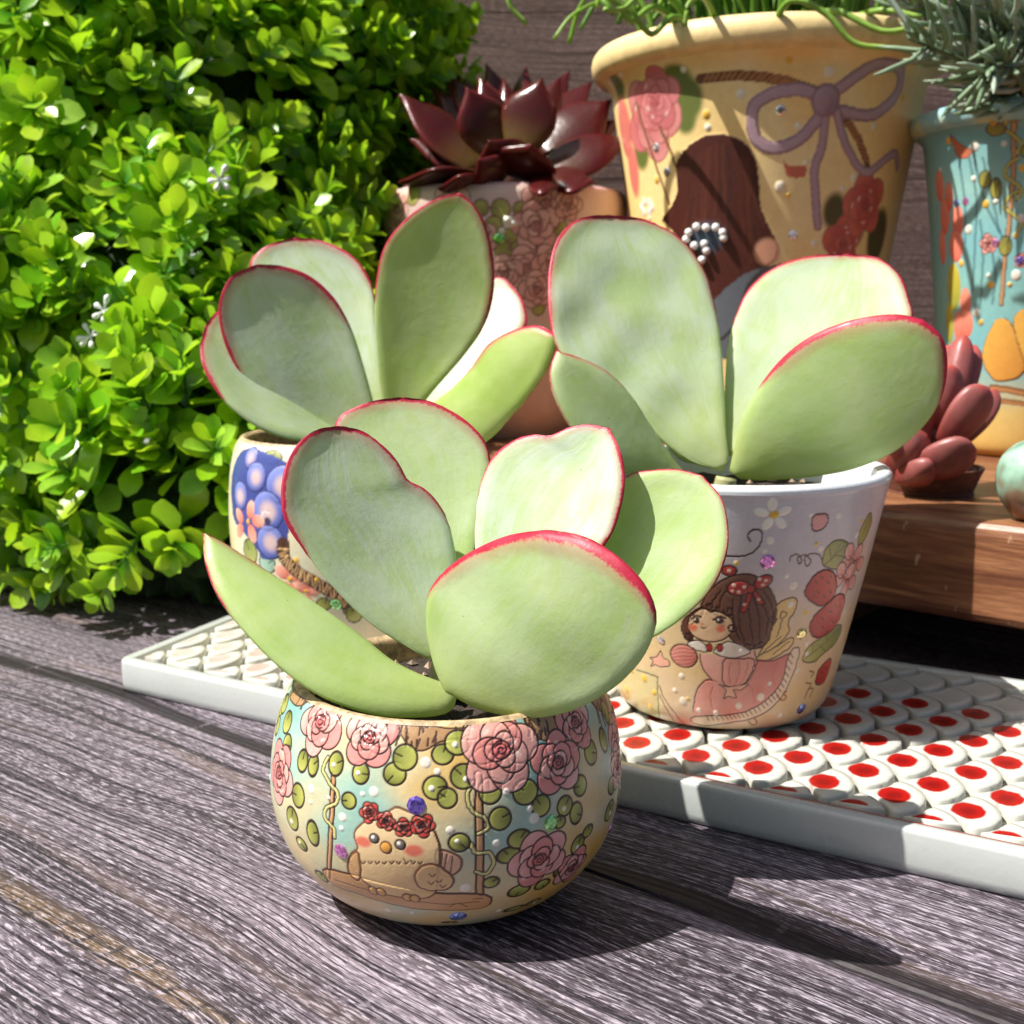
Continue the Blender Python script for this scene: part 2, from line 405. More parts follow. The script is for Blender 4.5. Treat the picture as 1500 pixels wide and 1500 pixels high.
for j in range(0, 12):
    for i in range(0, 23):
        cu = .35 + i * PU + (j % 2) * PU / 2; cv = .62 + j * PV
        if cu > 38.5: continue
        P = [(cu + x + random.uniform(-.015, .015), cv + y) for x, y in OUT]
        P = clip(clip(P, ims + .1, TL - ims, 0), ims + .2, TW - ims, 1)
        if len(P) < 5: continue
        P = np.array(P); c = P.mean(0); lo_, hi_ = P.min(0), P.max(0); c = np.clip(np.array([cu + .25, cv]), lo_ + .12, hi_ - .12)
        if (P.max(0) - P.min(0)).min() < .25: continue
        # spot amount: weak at the left end of the tray, strong on the right
        amt = float(np.clip((cu - 2) / 14, .0, 1)) * (.0 if (cv > 9.6) else 1) * random.uniform(.85, 1) + (.22 if cu < 8 else 0)
        amt = 1.0 if (cu > 12 and cv < 9.6) else min(1, amt); top = 1.10 + random.uniform(-.03, .03)
        V, C = [], []
        tilt = .075
        spot = np.array([cu + .34, min(max(cv, ims + .05), TW - ims)])
        def zz(p, base): return base + tilt * (p[0] - cu)
        for f, z in ((1.0, .84), (.985, top - .06), (.94, top), (.74, top + .005), (.5, top - .01), (.25, top - .02)):
            for p in P:
                q = c + (p - c) * f; V.append(tp(q[0], q[1], zz(q, z) if z > .85 else z))
                dd = math.hypot((q[0] - spot[0]) / .42, (q[1] - spot[1]) / .51); C.append((max(0, 1 - dd * .52), amt, 0))
        V.append(tp(c[0], c[1], zz(c, top - .02))); dd = math.hypot((c[0] - spot[0]) / .42, (c[1] - spot[1]) / .51); C.append((max(0, 1 - dd * .52), amt, 0))
        m = len(P); Fs = [tuple(f) for f in grid_faces(6, m, True)] + [(5 * m + k, 5 * m + (k + 1) % m, 6 * m) for k in range(m)]
        obj('scale', V, Fs, M['scale'], tray, colors=C); nscale += 1

# ------------------------------------------------------------------ riser
ra = R(-40); RU = np.array([math.cos(ra), math.sin(ra), 0]); RV = np.array([-math.sin(ra), math.cos(ra), 0])
RP = np.array([14.9, 39.0, 0]) - RU * 36; RL, RD = 62.0, 28.0; RZ0, RZ1 = 2.6, 6.1
riser = empty('wooden_riser', tuple(RP + RU * 31 + RV * 14), 'thick red brown wooden riser board carrying the back row of pots', 'riser')
def rbox(u0, u1, v0, v1, z0, z1, b):
    V = []
    for ins, z in ((b * .6, z0), (b * .2, z0 + b * .25), (0, z0 + b * .7), (0, z1 - b), (b * .12, z1 - b * .5), (b * .4, z1 - b * .15), (b, z1)):
        for (u, v) in ((u0 + ins, v0 + ins), (u1 - ins, v0 + ins), (u1 - ins, v1 - ins), (u0 + ins, v1 - ins)): V.append(RP + RU * u + RV * v + np.array([0, 0, z]))
    Fs = [tuple(f) for f in grid_faces(7, 4, True)] + [(24, 25, 26, 27), (3, 2, 1, 0)]
    return V, Fs
o = obj('board', *rbox(0, RL, 0, RD, RZ0, RZ1, .45), M['riser'], riser, smooth=False)
for u in (3.0, RL / 2 - 4, RL - 6): obj('foot', *rbox(u, u + 3, 3.5, RD - 2.5, 0, RZ0 + .03, .1), M['riser'], riser, smooth=False)

# ------------------------------------------------------------------ backdrop
back = empty('backdrop_board', (20, 84, 0), 'weathered grey wood backdrop standing behind the pots', 'board')
bx0, bx1 = -4.1, 62
for k in range(5):
    z0, z1 = k * 11.0 + .015, (k + 1) * 11.0 - .015
    V = []
    for y, ins in ((85.2, 0), (84.05, 0), (84, .05)):
        for x, z in ((bx0 + ins, z0 + ins), (bx1 - ins, z0 + ins), (bx1 - ins, z1 - ins), (bx0 + ins, z1 - ins)): V.append((x, y, z))
    Fs = [(8, 9, 10, 11), (3, 2, 1, 0)] + [tuple(f) for f in grid_faces(3, 4, True)]
    obj('plank', V, Fs, M['back'], back, smooth=False)

# ------------------------------------------------------------------ lathe pots and their painted skins
def lathe_profile(pts, n=12): return catmull(pts, n)
class Pot:
    """a thrown pot: dense painted skin; paint is laid on in surface coordinates (angle * radius, length along the profile)"""
    def __init__(s, centre, profile, ncol, nrow, phi=(-100, 100), lean=0.0):
        s.c = np.array(centre, float)
        pr = resample(catmull(profile, 24), nrow); s.pr = pr
        f0, f1 = R(phi[0]), R(phi[1]); front = np.linspace(f0, f1, ncol)
        rest = np.linspace(f1, f0 + 2 * math.pi, 40)[1:-1]
        s.phi = np.r_[front, rest]; s.nr, s.ncn = nrow, len(s.phi)
        s.b = np.r_[0, np.cumsum(np.linalg.norm(np.diff(pr, axis=0), axis=1))]
        s.Rref = pr[:, 0].max() * .95
        ph = s.phi[None, :]; r = pr[:, :1]
        s.V = np.stack([s.c[0] + r * np.sin(ph), s.c[1] - r * np.cos(ph), s.c[2] + pr[:, 1:2] + 0 * ph], -1)
        dr = np.gradient(pr[:, 0]); dz = np.gradient(pr[:, 1]); ln = np.hypot(dr, dz) + 1e-9
        s.N = np.stack([(dz / ln)[:, None] * np.sin(ph), -(dz / ln)[:, None] * np.cos(ph), -(dr / ln)[:, None] + 0 * ph], -1)
        rel = s.V - np.array([0, 0, CAM_H]); dep = rel[..., 1] * cp - rel[..., 2] * sp
        s.px = 750 + F * rel[..., 0] / dep; s.py = 750 - F * (rel[..., 1] * sp + rel[..., 2] * cp) / dep
        facing = (s.N * -rel).sum(-1) > 0
        s.px = np.where(facing, s.px, 1e6)
        s.A = np.where(s.phi > math.pi, s.phi - 2 * math.pi, s.phi)[None, :] * s.Rref + 0 * s.b[:, None]
        s.B = s.b[:, None] + 0 * s.phi[None, :]
        s.C = np.zeros((s.nr, s.ncn, 3)); s.H = np.zeros((s.nr, s.ncn))
        s.k = dep.mean() / F           # cm per photo pixel on this pot
    def P(s, x, y):
        i = np.argmin((s.px - x) ** 2 + (s.py - y) ** 2); r, c = divmod(i, s.ncn); return np.array([s.A[r, c], s.B[r, c]])
    def PP(s, pts): return np.array([s.P(x, y) for x, y in pts])
    def sub(s, lo, hi):
        r0, r1 = np.searchsorted(s.b, (lo[1], hi[1])); a = s.A[0, :s.ncn - 38]; c0, c1 = np.searchsorted(a, (lo[0], hi[0]))
        return slice(max(0, r0 - 1), r1 + 1), slice(max(0, c0 - 1), min(c1 + 1, s.ncn - 38))
    def put(s, sl, m, colr, relief=0.0):
        m = m[..., None]; s.C[sl] = s.C[sl] * (1 - m) + np.asarray(colr) * m
        if relief: s.H[sl] += relief * m[..., 0]
    def poly(s, Q, colr, alpha=1.0, relief=0.0, edge=None, ew=.03, shade=None):
        Q = np.asarray(Q); lo, hi = Q.min(0) - .02, Q.max(0) + .02; sl = s.sub(lo, hi); a, b = s.A[sl], s.B[sl]
        if a.size == 0: return
        ins = np.zeros(a.shape, bool)
        for i in range(len(Q)):
            (x0, y0), (x1, y1) = Q[i - 1], Q[i]
            if y0 == y1: continue
            ins ^= ((b > y0) != (b > y1)) & (a < (x1 - x0) * (b - y0) / (y1 - y0) + x0)
        colr = np.asarray(colr, float)
        if shade is not None:          # brush shading: second colour towards a corner of the shape
            c2, (dx, dy) = shade; g = ((a - lo[0]) / (hi[0] - lo[0] + 1e-6) - .5) * dx + ((b - lo[1]) / (hi[1] - lo[1] + 1e-6) - .5) * dy
            g = np.clip(g + .5, 0, 1)[..., None]; colr = colr * (1 - g) + np.asarray(c2) * g
        s.put(sl, ins * alpha, colr, relief)
        if edge is not None: s.line(np.r_[Q, Q[:1]], ew, edge)
    def line(s, Q, w, colr, alpha=1.0, relief=-.006):
        Q = np.asarray(Q); lo, hi = Q.min(0) - w - .03, Q.max(0) + w + .03; sl = s.sub(lo, hi); a, b = s.A[sl], s.B[sl]
        if a.size == 0: return
        d2 = np.full(a.shape, 1e9)
        for i in range(len(Q) - 1):
            p, q = Q[i], Q[i + 1]; e = q - p; L = (e ** 2).sum() + 1e-12
            # work only near the segment
            t = np.clip(((a - p[0]) * e[0] + (b - p[1]) * e[1]) / L, 0, 1)
            d2 = np.minimum(d2, (a - p[0] - t * e[0]) ** 2 + (b - p[1] - t * e[1]) ** 2)
        m = smooth01(-np.sqrt(d2), -w * .5 - .012, -w * .5 + .008) * alpha; s.put(sl, m, colr, relief)
    def disc(s, c, rx, ry, colr, ang=0, alpha=1.0, relief=0.0, edge=None, ew=.03, soft=.012, shade=None, n=22):
        c = np.asarray(c); rr = max(rx, ry) + .05; sl = s.sub(c - rr, c + rr); a, b = s.A[sl] - c[0], s.B[sl] - c[1]
        if a.size == 0: return
        ca, sa = math.cos(ang), math.sin(ang); x, y = (a * ca + b * sa) / rx, (-a * sa + b * ca) / ry
        d = (np.hypot(x, y) - 1) * min(rx, ry); colr = np.asarray(colr, float)
        if shade is not None:
            c2, (dx, dy) = shade; g = np.clip(.5 + .5 * (x * dx + y * dy), 0, 1)[..., None]; colr = colr * (1 - g) + np.asarray(c2) * g
        m = smooth01(-d, -soft, soft) * alpha; s.put(sl, m, colr)
        if relief: s.H[sl] += relief * np.sqrt(np.clip(1 - x * x - y * y, 0, 1))
        if edge is not None: s.put(sl, smooth01(-np.abs(d), -ew * .5 - .012, -ew * .5 + .008), edge, -.006)
    def build(s, name, mat, parent):
        V = s.V + s.N * s.H[..., None]
        return obj(name, V.reshape(-1, 3), grid_faces(s.nr, s.ncn, True)[:, ::1], mat, parent, colors=s.C.reshape(-1, 3))
    def clouds(s, scale, seed):        # smooth random field over the skin
        g = np.random.default_rng(seed); f = 0
        for k, amp in ((1, 1.), (2.1, .6), (4.3, .35)):
            for _ in range(5):
                th = g.uniform(0, 6.28); q = k * scale * g.uniform(.6, 1.4)
                f = f + amp * np.sin(s.A * q * math.cos(th) + s.B * q * math.sin(th) + g.uniform(0, 6.28))
        return f / 4.0
    def wash(s, colors, f):            # colours blended along a field 0..1
        f = np.clip(f, 0, 1) * (len(colors) - 1); i = np.minimum(f.astype(int), len(colors) - 2); t = (f - i)[..., None]
        c = np.array(colors); s.C[:] = c[i] * (1 - t) + c[i + 1] * t
def revolve(name, prof, centre, mat, parent, n=96, sub=8):
    pr = catmull(prof, sub); ph = np.linspace(0, 2 * math.pi, n, endpoint=False)[None, :]; r = pr[:, :1]
    V = np.stack([centre[0] + r * np.sin(ph), centre[1] - r * np.cos(ph), centre[2] + pr[:, 1:2] + 0 * ph], -1).reshape(-1, 3)
    return obj(name, V, grid_faces(len(pr), n, True), mat, parent)
def soil_disc(centre, r, z, parent):
    V = [(centre[0], centre[1], centre[2] + z)]; n = 40
    for k, rr in enumerate(np.linspace(.12, 1, 9)):
        for a in range(n):
            w = 2 * math.pi * a / n; V.append((centre[0] + r * rr * math.cos(w), centre[1] + r * rr * math.sin(w), centre[2] + z + random.uniform(-.09, .09)))
    Fs = [(0, 1 + a, 1 + (a + 1) % n) for a in range(n)] + [tuple(f) for f in grid_faces(9, n, True, 1)]
    o = obj('soil', V, Fs, M['soil'], parent, smooth=False); parts = []
    for _ in range(70):
        a, q = random.uniform(0, 6.28), r * math.sqrt(random.random()) * .95; s_ = random.uniform(.05, .16); c = np.array([centre[0] + q * math.cos(a), centre[1] + q * math.sin(a), centre[2] + z + .05])
        D = np.array([(1, 0, 0), (-1, 0, 0), (0, 1, 0), (0, -1, 0), (0, 0, 1), (0, 0, -1)]) * s_ * np.array([[random.uniform(.6, 1.2)] for _ in range(6)])
        parts.append((c + D, [(0, 2, 4), (2, 1, 4), (1, 3, 4), (3, 0, 4), (2, 0, 5), (1, 2, 5), (3, 1, 5), (0, 3, 5)]))
    V, Fs, _ = join(parts); tag(obj('grit', V, Fs, M['grit'], parent, smooth=False), kind='stuff'); return o
def rhinestone(pot, x, y, rpx, kind, parent):
    i = np.argmin((pot.px - x) ** 2 + (pot.py - y) ** 2); r, c = divmod(i, pot.ncn)
    p, nv = pot.V[r, c] + pot.N[r, c] * .005, pot.N[r, c]; rr = rpx * pot.k
    a = np.cross(nv, (0, 0, 1.)); a /= np.linalg.norm(a); b = np.cross(a, nv); V = []
    for q, h, off in ((1, -.1, 0), (1, .04, 0), (.62, .22, .5)):
        for k in range(8):
            w = 2 * math.pi * (k + off) / 8; V.append(p + rr * (q * (a * math.cos(w) + b * math.sin(w)) + nv * h))
    Fs = [tuple(f) for f in grid_faces(2, 8, True)] + [tuple(range(16, 24))]
    for k in range(8): Fs += [(8 + k, 8 + (k + 1) % 8, 16 + k), (8 + (k + 1) % 8, 16 + (k + 1) % 8, 16 + k)]
    o = obj('rhinestone', V, Fs, GEM[kind], parent, smooth=False); return o

FP = (-1.5, 25.4, 0.0); WP = (6.47, 34.75, 1.2); BP = (-5.7, 41.1, 1.2)
# ------------------------------------------------------------------ painted pots
INK = lin((46, 26, 20)); WHITE = lin((240, 236, 225))
def zm(ox, oy, k): return lambda x, y: (ox + x / k, oy + y / k)
def rose(p, c, r, cols, ink=INK, ew=.035, seed=1):
    g = random.Random(seed); c = np.asarray(c); a0 = g.uniform(0, 6.28)
    for n, dist, rr in ((5, .56, .55), (5, .34, .43), (3, .15, .30)):
        for k in range(n):
            a = a0 + 2 * math.pi * k / n + g.uniform(-.15, .15); cc = c + r * dist * np.array([math.cos(a), math.sin(a)])
            hi, lo = cols[g.randrange(2)], cols[2]
            p.disc(cc, rr * r * g.uniform(.95, 1.1), rr * r * g.uniform(.85, 1.0), hi, a, relief=.005, edge=ink, ew=ew, shade=(lo, (-.9, .1 * g.uniform(-1, 1))))
        a0 += .6
    p.disc(c, r * .24, r * .22, cols[2], edge=ink, ew=ew)
    sp_ = [c + r * (.03 + .15 * t) * np.array([math.cos(9 * t), math.sin(9 * t)]) for t in np.linspace(0, 1, 14)]
    p.line(sp_, ew * .8, ink)
    for k in range(5):
        a = g.uniform(0, 6.28); q = c + r * g.uniform(.35, .8) * np.array([math.cos(a), math.sin(a)])
        p.disc(q, r * .10, r * .05, lin((250, 225, 215)), a + 1.57, alpha=.55)
def rleaf(p, c, rx, ry, ang=0, cols=None, ink=INK, ew=.042, dot=False):
    c1, c2 = cols or (lin((196, 200, 104)), lin((104, 114, 40)))
    a = ang; p.disc(c, rx, ry, c1, 0, relief=.005, edge=ink, ew=ew, shade=(c2, (math.cos(a) * .9, math.sin(a) * .9)))
    v = np.array([math.cos(a), math.sin(a)]) * min(rx, ry)
    p.line([c + v * .95, c + v * .25], ew * .7, ink)
    if dot: p.disc(c - v * .3, min(rx, ry) * .25, min(rx, ry) * .25, WHITE, relief=.02)
def dots(p, z, lst, colr=WHITE, relief=.018, alpha=.92):
    for x, y, r in lst:
        q = r * p.k / p.z; p.disc(p.P(*z(x, y)), q, q, colr, alpha=alpha, relief=relief)
def spl(p, z, pts, closed=False, n=6): return p.PP([z(*q) for q in catmull(pts, n, closed)])
PINK = (lin((240, 188, 178)), lin((232, 156, 150)), lin((204, 108, 108)))

def garland(p, seed, spans, roses=4, leaves=26, r=.55):      # painting that runs on round the flanks of a pot
    g = random.Random(seed)
    for a0, a1 in spans:
        lo, hi = R(a0) * p.Rref, R(a1) * p.Rref
        for _ in range(leaves):
            c = np.array([g.uniform(lo, hi), g.uniform(.12, .93) * p.b[-1]]); q = r * g.uniform(.3, .5); rleaf(p, c, q, q * g.uniform(.8, 1.2), g.uniform(0, 6.28), ew=.075 * r)
        for k in range(roses): rose(p, np.array([g.uniform(lo, hi), g.uniform(.35, .9) * p.b[-1]]), r * g.uniform(.8, 1.2), PINK, ew=.07 * r, seed=seed * 10 + k)
        for _ in range(14): q = r * g.uniform(.1, .2); p.disc(np.array([g.uniform(lo, hi), g.uniform(.12, .93) * p.b[-1]]), q, q, WHITE, relief=.02)
# --- front bowl: owl on a rose swing
fpot = empty('rose_swing_bowl', FP, 'round painted bowl with an owl on a swing under pink roses, foremost pot', 'pot')
p = Pot(FP, [(1.7, .02), (2.3, .10), (3.05, .55), (3.68, 1.35), (3.98, 2.35), (3.97, 3.25), (3.82, 4.05), (3.6, 4.7), (3.42, 5.0)], 620, 400)
p.z = 2.679; z = zm(380, 960, 2.679); K = p.k / p.z
p.wash([lin((104, 174, 172)), lin((158, 196, 184)), lin((220, 204, 158)), lin((226, 184, 96))], .50 + .42 * p.clouds(1.1, 3) - .16 * (p.B - 5.2) / 2.2)
garland(p, 3, ((-99, -74), (76, 99)))
def bark(pts):
    Q = spl(p, z, pts, True); p.poly(Q, lin((168, 132, 92)), edge=INK, ew=.03); lo, hi = Q.min(0), Q.max(0); g = random.Random(4)
    for _ in range(26):
        a = lo + (hi - lo) * np.array([g.random(), g.random()]); p.line([a, a + np.array([g.uniform(-.06, .06), g.uniform(.08, .3)])], .045, lin((74, 48, 34)))
bark([(540, 240), (720, 285), (840, 285), (850, 330), (760, 330), (700, 345), (640, 375), (580, 350)])
bark([(1040, 250), (1090, 215), (1160, 200), (1190, 260), (1140, 330), (1090, 320)]); bark([(120, 160), (160, 70), (230, 120), (200, 170), (150, 200)]); bark([(1300, 160), (1390, 90), (1390, 210), (1340, 220)])
# swing ropes, vines, seat
WOODC = lin((205, 158, 112)); BRN = lin((96, 54, 34))
for (x0, y0, x1, y1, w) in ((290, 470, 272, 870, 15), (862, 470, 866, 940, 24)):
    q = p.PP([z(x0 + (x1 - x0) * t, y0 + (y1 - y0) * t) for t in np.linspace(0, 1, 14)])
    p.line(q, w * K + .06, INK); p.line(q, w * K * .75, WOODC, relief=.012)
for pts in ([(268, 400), (250, 450), (275, 500), (305, 540), (300, 580), (262, 600), (258, 640), (292, 680), (295, 715)], [(840, 500), (815, 550), (835, 610), (885, 640), (900, 675), (860, 700)], [(830, 740), (850, 775), (905, 775), (918, 820), (890, 858), (850, 850)]):
    q = spl(p, z, pts); p.line(q, 19 * K, INK); p.line(q, 9 * K, lin((212, 208, 140)), relief=.012)
p.poly(spl(p, z, [(262, 838), (470, 890), (680, 930), (890, 940), (888, 988), (720, 1000), (560, 985), (400, 940), (285, 895)], True, 4), lin((208, 160, 108)), edge=lin((70, 40, 26)), ew=.045, relief=.012)
for pts in ([(300, 880), (420, 918), (560, 948)], [(620, 965), (740, 975), (860, 965)], [(745, 985), (780, 972), (815, 985)], [(840, 955), (880, 952)]): p.line(spl(p, z, pts), .02, BRN)
# owl
TAN = lin((238, 216, 172)); OW = lin((108, 66, 42))
p.poly(spl(p, z, [(700, 765), (785, 790), (790, 835), (750, 865), (705, 845)], True, 4), lin((222, 178, 150)), edge=OW, ew=.045)
for q in ((735, 780, 725, 850), (760, 790, 750, 855), (718, 775, 712, 845)): p.line(p.PP([z(q[0], q[1]), z(q[2], q[3])]), .025, OW)
p.poly(spl(p, z, [(372, 705), (395, 665), (450, 632), (505, 612), (540, 596), (585, 612), (640, 640), (690, 695), (710, 760), (705, 840), (690, 930), (620, 952), (500, 935), (420, 890), (375, 840), (355, 790), (385, 755)], True, 5), TAN, edge=OW, ew=.045, relief=.016, shade=(lin((230, 190, 134)), (.3, -.9)))
p.poly(spl(p, z, [(385, 770), (352, 800), (350, 850), (388, 882), (400, 840)], True, 5), lin((216, 172, 118)), edge=OW, ew=.045)
p.poly(spl(p, z, [(612, 862), (640, 826), (690, 820), (742, 852), (764, 884), (742, 915), (685, 922), (628, 905)], True, 5), lin((226, 188, 134)), edge=OW, ew=.045, relief=.012)
g0 = random.Random(5)
for k in range(9): x = 400 + k * 28; p.line(spl(p, z, [(x, 800 + g0.uniform(-5, 12)), (x + 8, 818), (x + 16, 808)]), .022, OW)
for x, y in ((680, 855), (705, 880), (675, 885), (720, 900)): p.line(spl(p, z, [(x - 12, y), (x, y + 10), (x + 12, y)]), .022, OW)
for x, y, rx, ry in ((410, 730, 30, 20), (607, 765, 32, 22)): p.disc(p.P(*z(x, y)), rx * K, ry * K, lin((226, 122, 100)), soft=.04)
for x, y, r in ((453, 718, 17), (555, 740, 18)):
    p.disc(p.P(*z(x, y)), r * K, r * K, lin((122, 112, 112)), edge=INK, ew=.03, relief=.02); p.disc(p.P(*z(x - 6, y - 6)), 6 * K, 6 * K, WHITE)
p.disc(p.P(*z(496, 752)), 20 * K, 22 * K, lin((228, 164, 72)), edge=OW, ew=.03, relief=.02)
for i, (x, y, r) in enumerate(((432, 618, 36), (500, 650, 33), (565, 675, 33), (642, 668, 40))): rose(p, p.P(*z(x, y)), r * K, (lin((222, 100, 84)), lin((206, 76, 66)), lin((160, 44, 44))), ew=.024, seed=i + 30)
for x, y in ((450, 920), (480, 925), (582, 948), (612, 950)): p.disc(p.P(*z(x, y)), 19 * K, 21 * K, lin((222, 172, 104)), edge=OW, ew=.03, relief=.015)
# leaves, roses, dots
g0 = random.Random(8)
for (x, y, rx, ry) in ((170, 415, 32, 42), (212, 430, 28, 42), (300, 425, 34, 44), (398, 462, 34, 38), (530, 465, 42, 40), (570, 400, 46, 46), (720, 390, 40, 36), (780, 342, 50, 44), (690, 520, 43, 42), (740, 560, 34, 36), (800, 475, 46, 44), (905, 535, 42, 46), (945, 640, 40, 42), (1045, 535, 48, 46), (1105, 590, 38, 40), (1260, 510, 36, 40), (1245, 620, 32, 42), (1200, 590, 36, 38), (1300, 380, 40, 48), (1350, 330, 32, 46), (1358, 220, 36, 46), (785, 735, 36, 34), (980, 785, 44, 32), (1020, 720, 44, 36), (912, 890, 30, 26), (1020, 925, 46, 32), (1110, 900, 34, 26), (1250, 740, 36, 40), (350, 570, 30, 30), (210, 700, 32, 50), (152, 550, 40, 46), (128, 640, 42, 46), (108, 350, 40, 40), (108, 262, 46, 44), (100, 190, 46, 40), (165, 742, 34, 28), (1075, 968, 36, 24), (1000, 995, 46, 20), (1180, 655, 26, 24), (1375, 610, 46, 40), (1385, 510, 46, 36), (245, 868, 34, 26), (1290, 690, 30, 26), (745, 1048, 30, 12), (1180, 840, 30, 36)):
    rleaf(p, p.P(*z(x, y)), rx * K, ry * K, g0.uniform(0, 6.28), dot=g0.random() < .3)
for i, (x, y, r) in enumerate(((430, 322, 106), (240, 260, 116), (78, 460, 118), (1240, 262, 100), (1170, 420, 108), (950, 372, 146), (1225, 832, 84), (1100, 800, 116), (1405, 430, 90))): rose(p, p.P(*z(x, y)), r * K, PINK, ew=.034, seed=i)
dots(p, z, ((655, 420, 19), (700, 455, 12), (450, 535, 18), (404, 545, 9), (205, 525, 17), (325, 635, 16), (322, 680, 10), (750, 685, 14), (970, 535, 13), (1080, 640, 20), (810, 912, 20), (200, 575, 9), (505, 1000, 15), (930, 735, 14), (270, 560, 8), (600, 1010, 10), (940, 1000, 12), (1060, 600, 12)))
body = p.build('body', M['paint'], fpot)
revolve('rim', [(3.42, 5.0), (3.34, 5.06), (3.22, 5.04), (3.12, 4.9), (3.08, 4.5), (3.05, 4.0)], FP, M['rim_bark'], fpot)
revolve('base', [(.02, .03), (1.0, .02), (1.7, .02)], FP, M['rim_bark'], fpot, 48, 3)
soil_disc(FP, 3.07, 4.35, fpot)
for x, y, r, k in ((610, 1180, 13, 'violet'), (499, 1247, 11, 'pink'), (808, 1205, 12, 'green'), (671, 1342, 13, 'blue'), (905, 1046, 9, 'blue'), (894, 1212, 9, 'pink')): rhinestone(p, x, y, r, k, fpot)

# --- tall pot: fairy girl and strawberries
wpot = empty('fairy_girl_pot', WP, 'tall flared pale pot painted with a brown haired fairy girl and strawberries', 'pot')
p = Pot(WP, [(2.75, .02), (3.0, .08), (3.28, .45), (3.5, 1.2), (3.86, 2.8), (4.32, 5.0), (4.69, 6.85), (4.78, 7.15)], 420, 360)
p.z = 3.409; z = zm(880, 660, p.z); K = p.k / p.z
hh = p.B / p.b[-1]
p.wash([lin((222, 206, 184)), lin((228, 200, 148)), lin((226, 202, 166)), lin((208, 200, 206)), lin((206, 204, 216))], hh + .13 * p.clouds(.9, 11))
garland(p, 4, ((-99, -62),), 3, 14)
p.poly(spl(p, z, [(60, 1250), (120, 1120), (200, 1090), (285, 1130), (295, 1340), (200, 1330)], True), lin((214, 206, 150)), alpha=.8)
GRY = lin((96, 84, 78))
for pts in ([(180, 1095), (240, 1115), (285, 1132)], [(283, 1130), (285, 1230), (292, 1340)], [(290, 1175), (330, 1260), (420, 1372)], [(292, 1220), (340, 1310), (380, 1370)]): p.line(spl(p, z, pts), .04, GRY)
DK = lin((70, 40, 36))
p.line(spl(p, z, [(560, 520), (640, 528), (720, 525), (780, 490), (808, 435), (795, 398), (755, 398), (733, 425), (750, 455)]), .05, DK)
p.line(spl(p, z, [(1110, 560), (1092, 522), (1050, 514), (1018, 540), (1032, 578), (1048, 548), (1020, 520), (985, 535), (990, 566), (1004, 548), (980, 518), (950, 530), (945, 552)]), .04, DK)
for k in range(5):
    a = 2 * math.pi * k / 5 - 1.65; c = p.P(*z(862 + 58 * math.cos(a), 320 + 54 * math.sin(a))); p.disc(c, 34 * K, 21 * K, lin((244, 242, 236)), -a, relief=.03)
p.disc(p.P(*z(864, 320)), 23 * K, 18 * K, lin((228, 186, 60)), relief=.035)
p.poly(spl(p, z, [(1055, 340), (1095, 315), (1135, 325), (1125, 375), (1090, 400), (1060, 395)], True), lin((226, 160, 158)), edge=DK, ew=.05)
GL = (lin((182, 184, 104)), lin((120, 130, 58)))
def gleaf(pts, vein):
    p.poly(spl(p, z, pts, True), GL[0], edge=DK, ew=.04, shade=(GL[1], (.8, .5)))
    for v in vein: p.line(p.PP([z(*v[0]), z(*v[1])]), .025, lin((88, 84, 44)))
gleaf([(1110, 570), (1125, 490), (1185, 445), (1238, 465), (1228, 540), (1185, 590)], (((1120, 570), (1225, 470)), ((1150, 545), (1140, 480)), ((1170, 520), (1225, 530)), ((1160, 530), (1200, 460))))
gleaf([(1285, 470), (1300, 390), (1345, 310), (1352, 360), (1320, 440)], (((1290, 460), (1345, 330)),))
gleaf([(1010, 1050), (1035, 985), (1100, 935), (1190, 870), (1200, 905), (1165, 970), (1110, 1015), (1065, 1055)], (((1020, 1040), (1190, 890)), ((1060, 1005), (1060, 970)), ((1100, 975), (1120, 1000)), ((1130, 945), (1120, 925))))
for cx, cy in ((1262, 545), (1222, 640)):
    for k in range(5):
        a = 2 * math.pi * k / 5 + .4; p.disc(p.P(*z(cx + 36 * math.cos(a), cy + 50 * math.sin(a))), 46 * K, 36 * K, lin((238, 188, 176)), -a, edge=DK, ew=.03, shade=(lin((222, 128, 118)), (-.8, 0)), relief=.01)
    for k in range(5):
        a = 2 * math.pi * k / 5; p.line(p.PP([z(cx, cy), z(cx + 22 * math.cos(a), cy + 30 * math.sin(a))]), .03, lin((176, 56, 52)))
STR = lin((206, 78, 62)); STR2 = lin((168, 40, 40))
def berry(pts, seeds):
    p.poly(spl(p, z, pts, True), STR, edge=DK, ew=.045, shade=(STR2, (-.7, -.6)), relief=.012)
    for x, y in seeds: p.line(p.PP([z(x, y), z(x + 10, y + 12)]), .03, DK)
berry([(1020, 700), (1055, 635), (1110, 596), (1160, 606), (1176, 660), (1168, 722), (1105, 776), (1058, 758), (1030, 735)], ((1070, 650), (1100, 625), (1130, 650), (1080, 700), (1110, 720), (1060, 720), (1145, 620), (1140, 700)))
berry([(1042, 890), (1062, 830), (1112, 780), (1190, 715), (1220, 745), (1190, 845), (1140, 912), (1072, 934)], ((1100, 830), (1140, 800), (1170, 770), (1150, 850), (1100, 880), (1130, 900)))
berry([(1072, 1160), (1088, 1095), (1142, 1038), (1148, 1072), (1112, 1160)], ((1100, 1100), (1115, 1080)))
for pts in ([(1045, 1100), (1065, 1110), (1050, 1130)], [(1020, 1240), (1035, 1195), (1060, 1190), (1045, 1230)], [(1025, 1160), (1050, 1165), (1040, 1185)]): p.line(spl(p, z, pts), .035, DK)
